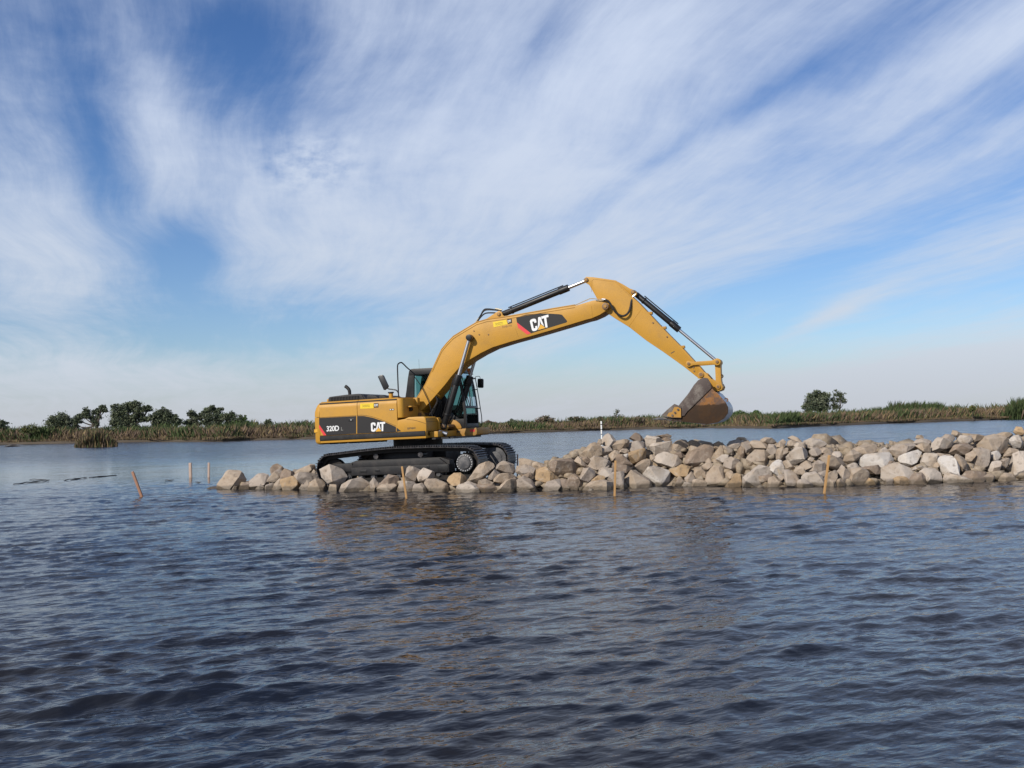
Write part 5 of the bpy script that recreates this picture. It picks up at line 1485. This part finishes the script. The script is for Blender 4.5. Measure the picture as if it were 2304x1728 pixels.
# ------------------------------------------------------------------ trees and shrubs on the far shore
def foliage(name, lobes, Y, leaf, n_per, cols, seed, parent, gap=.5):
    """leaf-sized faces spread in clumps through each lobe; lobes: px, py, rx, ry in picture pixels at depth Y"""
    r = np.random.RandomState(seed)
    Vs, Cs = [], []
    for (px, py, rx, ry) in lobes:
        c = at(px, py, Y); a, c_ = rx / F * Y, ry / F * Y
        ncl = max(14, int(36 * a * c_ ** .5))
        for _ in range(ncl):
            u = r.randn(3); u /= np.linalg.norm(u); u *= (r.rand() ** .42)
            cc = c + u * np.array([a, min(a, c_) * .9, c_])
            k = n_per
            R0 = (.16 + .30 * r.rand()) * max(.6, min(1.4, (a + c_) * .55))
            w = r.randn(k, 3) * R0 * np.array([1.1, 1.1, .62]) * .62 + cc
            t1 = r.randn(k, 3); t1 /= np.linalg.norm(t1, axis=1)[:, None]
            t2 = r.randn(k, 3); t2 -= (t2 * t1).sum(1)[:, None] * t1; t2 /= np.linalg.norm(t2, axis=1)[:, None]
            s = leaf * (.6 + .9 * r.rand(k, 1))
            tri = np.stack([w - t1 * s, w + t1 * s * .9 + t2 * s * .25, w + t2 * s * .95], 1)
            Vs.append(tri.reshape(-1, 3))
            col = np.array(cols[r.randint(len(cols))]) * (.7 + .6 * r.rand(k, 1)) * (.8 + .4 * r.rand())
            Cs.append(np.repeat(col, 3, 0))
    V = np.concatenate(Vs); C_ = np.concatenate(Cs)
    return raw_mesh(name, V, np.arange(len(V)).reshape(-1, 3), 'leaf', C_, parent)
OAK = [(.085, .105, .062), (.105, .122, .068), (.065, .082, .054), (.115, .128, .085)]  # leaf tones lightened and greyed: distance haze put into the colour
OLIVE = [(0.1148, 0.1283, 0.0405), (0.0945, 0.108, 0.0405), (0.1485, 0.135, 0.054), (0.081, 0.1013, 0.0405)]
BARE = [(0.18, 0.132, 0.102), (0.144, 0.108, 0.084), (0.12, 0.102, 0.06), (0.09, 0.096, 0.048)]
GREEN = [(0.0675, 0.1148, 0.0338), (0.0878, 0.135, 0.0405), (0.054, 0.0878, 0.027)]
def tree(name, base, Y, lobes, label, cols=OAK, leaf=.16, n_per=34, seed=1, group='trees on the far shore', cat='tree', trunk=.22, twigs=2):
    B_ = Vector(at(*base, Y)); B_.z = .3
    e = empty(name, Matrix.Translation(B_))
    inv = np.array(B_)
    r = random.Random(seed)
    m_ = MB()
    top = min(l[1] for l in lobes)
    fork = (Vector(at(base[0] + r.uniform(-2, 2), base[1] - .34 * (base[1] - top), Y)) - B_)
    m_.tube(spline([(0, 0, -.4), fork * .5 + Vector((r.uniform(-.1, .1), 0, 0)), fork], 3), [trunk * 1.25, trunk * 1.1, trunk, trunk * .95, trunk * .9, trunk * .88, trunk * .85], 8)
    for (px, py, rx, ry) in lobes:
        c = Vector(at(px, py, Y)) - B_
        md = fork.lerp(c, .5) + Vector((r.uniform(-.3, .3), r.uniform(-.4, .4), -.15 * (c - fork).length))
        ps = spline([fork * .9, md, c], 3)
        m_.tube(ps, [trunk * .6 * (1 - .75 * k / (len(ps) - 1)) for k in range(len(ps))], 6)
        for _ in range(twigs):
            q_ = c + Vector((r.uniform(-.7, .7) * rx / F * Y, r.uniform(-.4, .4), r.uniform(-.3, .8) * ry / F * Y))
            m_.tube([md.lerp(c, .5), q_], [trunk * .2, .02], 5)
    m_.build('trunk', 'bark', e)
    f = foliage('crown', lobes, Y, leaf, n_per, cols, seed, e)
    f.location = -B_
    return tag(e, label, cat, group)
YT = 168
tree('oak_tree', (6, 968), 168, [(-14, 950, 16, 12), (4, 955, 12, 12), (10, 964, 12, 8)], 'dark tree cut by the left edge of the picture', OAK, seed=2)
tree('shrub', (66, 985), 160, [(55, 966, 10, 9), (70, 964, 14, 9), (84, 968, 9, 7)], 'low olive bush left of the rounded oak', OLIVE, .12, 26, 3, 'shrubs on the far shore', 'bush', .08)
tree('oak_tree', (134, 972), YT, [(122, 950, 17, 15), (140, 942, 17, 14), (150, 952, 12, 14), (115, 960, 14, 10), (135, 958, 18, 10), (155, 965, 12, 8)], 'rounded dark oak left of the twisted oak', seed=4)
tree('oak_tree', (217, 972), YT, [(175, 945, 11, 9), (186, 936, 12, 9), (197, 924, 8, 9), (199, 937, 9, 9), (168, 957, 8, 9), (213, 946, 8, 7), (216, 927, 9, 7), (226, 922, 9, 6), (236, 924, 8, 4), (231, 916, 5, 4), (220, 938, 6, 9), (217, 955, 6, 8)], 'twisted oak with split crown and open gaps on left shore', seed=5, trunk=.3, n_per=30)
tree('oak_tree', (296, 972), YT, [(256, 914, 8, 7), (266, 926, 16, 13), (284, 918, 15, 13), (300, 912, 16, 10), (318, 922, 15, 12), (334, 920, 8, 8), (262, 944, 16, 13), (284, 942, 17, 12), (306, 938, 13, 12), (322, 942, 9, 8), (256, 956, 10, 7), (276, 960, 15, 8), (300, 958, 14, 9)], 'largest dark oak in the row on the left shore', seed=6, trunk=.4, n_per=36)
tree('oak_tree', (346, 972), YT, [(336, 942, 14, 7), (352, 936, 14, 10), (366, 924, 10, 9), (378, 932, 12, 10), (388, 942, 13, 10), (366, 944, 16, 10), (400, 950, 12, 7), (350, 952, 9, 8), (374, 956, 18, 8)], 'spreading oak with peaked top just right of largest oak', seed=7, n_per=34)
tree('oak_tree', (436, 974), 170, [(430, 930, 7, 11), (436, 942, 11, 10), (448, 938, 8, 10), (424, 952, 10, 8), (440, 955, 14, 8)], 'slim grey green tree between the spreading oak and tall oak', OAK + [(.08, .085, .06)], seed=8, trunk=.15)
tree('oak_tree', (476, 974), YT, [(466, 926, 12, 8), (478, 920, 9, 8), (486, 930, 10, 12), (494, 922, 6, 5), (472, 940, 14, 10), (492, 944, 12, 9), (462, 950, 10, 8), (480, 955, 16, 8)], 'tall oak with tufted top, right of the slim tree', seed=9, n_per=34)
tree('oak_tree', (524, 976), 166, [(508, 938, 11, 9), (522, 932, 9, 8), (530, 944, 13, 9), (545, 940, 9, 8), (520, 954, 18, 8), (548, 953, 10, 8)], 'rightmost oak of the row, rounded and mid green', GREEN + OAK, seed=10)
for k_, (x, y, rx, ry, cols, lb_) in enumerate([
    (575, 958, 14, 7, OLIVE, 'dark green low bush just right of the oak row'), (604, 950, 7, 8, OAK, 'small round treelet standing right of the oak row'),
    (636, 958, 11, 6, BARE, 'brownish shrub left of the excavator, first of three'), (662, 957, 12, 7, BARE, 'brownish shrub left of the excavator, middle of three'), (690, 955, 9, 8, BARE, 'brownish shrub nearest the excavator counterweight'),
    (1100, 951, 14, 4, BARE, 'low brown shrub just right of the cab'), (1152, 949, 13, 5, OAK, 'dark low shrub between cab and white pipe'), (1225, 944, 20, 8, BARE, 'broad brown shrub, wider of two left of the white pipe'),
    (1298, 943, 20, 8, OAK + BARE, 'dark brown shrub closest to the white pipe on its left'), (1348, 945, 12, 6, BARE, 'low brown shrub directly behind the white pipe'),
    (1438, 943, 10, 5, BARE, 'small brown shrub behind the bucket teeth'),
    (1665, 930, 16, 7, GREEN, 'green shrub clump right behind the bucket'), (1700, 931, 14, 7, GREEN, 'green shrub clump between the bucket and lone tree'), (1760, 935, 9, 6, OLIVE, 'olive shrub below left of the lone tree'),
    (2188, 918, 7, 7, OLIVE, 'tiny bush in the gap between the two green reed banks')]):
    tree('shrub', (x, y + 14), 158 if x < 1600 else 162, [(x - rx * .5, y + 2, rx * .6, ry * .8), (x + rx * .1, y - ry * .2, rx * .6, ry), (x + rx * .55, y + 2, rx * .55, ry * .7)], lb_, cols, .12, 24, 30 + k_, 'shrubs on the far shore', 'bush', .05, 3)
tree('bare_tree', (1389, 952), 160, [(1386, 934, 8, 6), (1390, 926, 4, 5), (1380, 940, 8, 4), (1397, 938, 6, 5)], 'thin sparse little tree just right of the white pipe', BARE + OAK, .10, 9, 60, None, 'tree', .07, 4)
tree('lone_tree', (1845, 934), 164, [(1816, 914, 12, 9), (1826, 898, 13, 12), (1842, 890, 14, 11), (1856, 896, 12, 13), (1840, 908, 22, 12), (1850, 918, 20, 8), (1824, 920, 14, 7)], 'dense dark tree on the right shore, right of the bucket', OAK, seed=61, n_per=38)
tree('lone_tree', (1888, 934), 164, [(1884, 884, 9, 8), (1893, 890, 10, 9), (1873, 902, 8, 10), (1876, 916, 8, 7), (1886, 900, 8, 8), (1898, 902, 7, 5), (1882, 914, 6, 6)], 'thin airy tree beside the dense dark tree', [(.06, .08, .04), (.09, .10, .06)], .12, 20, 62, None, 'tree', .12, 4)

def reed_stand(label, pxr, Ys, top, n, g, seed, hmin=1.0, edge=.15, name='reed_stand'):
    r = np.random.RandomState(seed)
    q_ = r.uniform(*pxr, n); u = (q_ - pxr[0]) / (pxr[1] - pxr[0])
    Yq = r.uniform(*Ys, n)
    x = (q_ - 1152) / F * Yq
    env = np.minimum(1, np.minimum(u, 1 - u) / edge) ** .6
    h_ = top * (hmin + (1 - hmin) * env) * (.25 + .85 * r.rand(n) ** .8) * (.85 + .15 * np.sin(q_ * .09) * np.sin(q_ * .23 + 1))
    e = empty(name, Matrix.Translation((float(x.mean()), float(np.mean(Ys)), .1)))
    col = grass_colors(np.full(n, g), n, r) * (.78 if g > .5 else 1.0)
    o = blades('reed_blades', x, Yq, np.full(n, -.06), h_, .04 + .08 * r.rand(n), col, .38, seed, e)
    o.location = -e.matrix_world.translation
    return tag(e, label, 'reeds', 'reed stands')
reed_stand('tan reed clump standing in the water off the left shore', (166, 262), (109, 112.5), 2.3, 8000, .28, 71, .12, .55)
reed_stand('long dark green reed bank on the right shore', (1925, 2180), (168, 178), 3.7, 12000, .97, 72, .25, .35)
reed_stand('dark green reed bank running out of the right edge', (2245, 2460), (166, 178), 3.9, 9000, .95, 73, .3, .2)
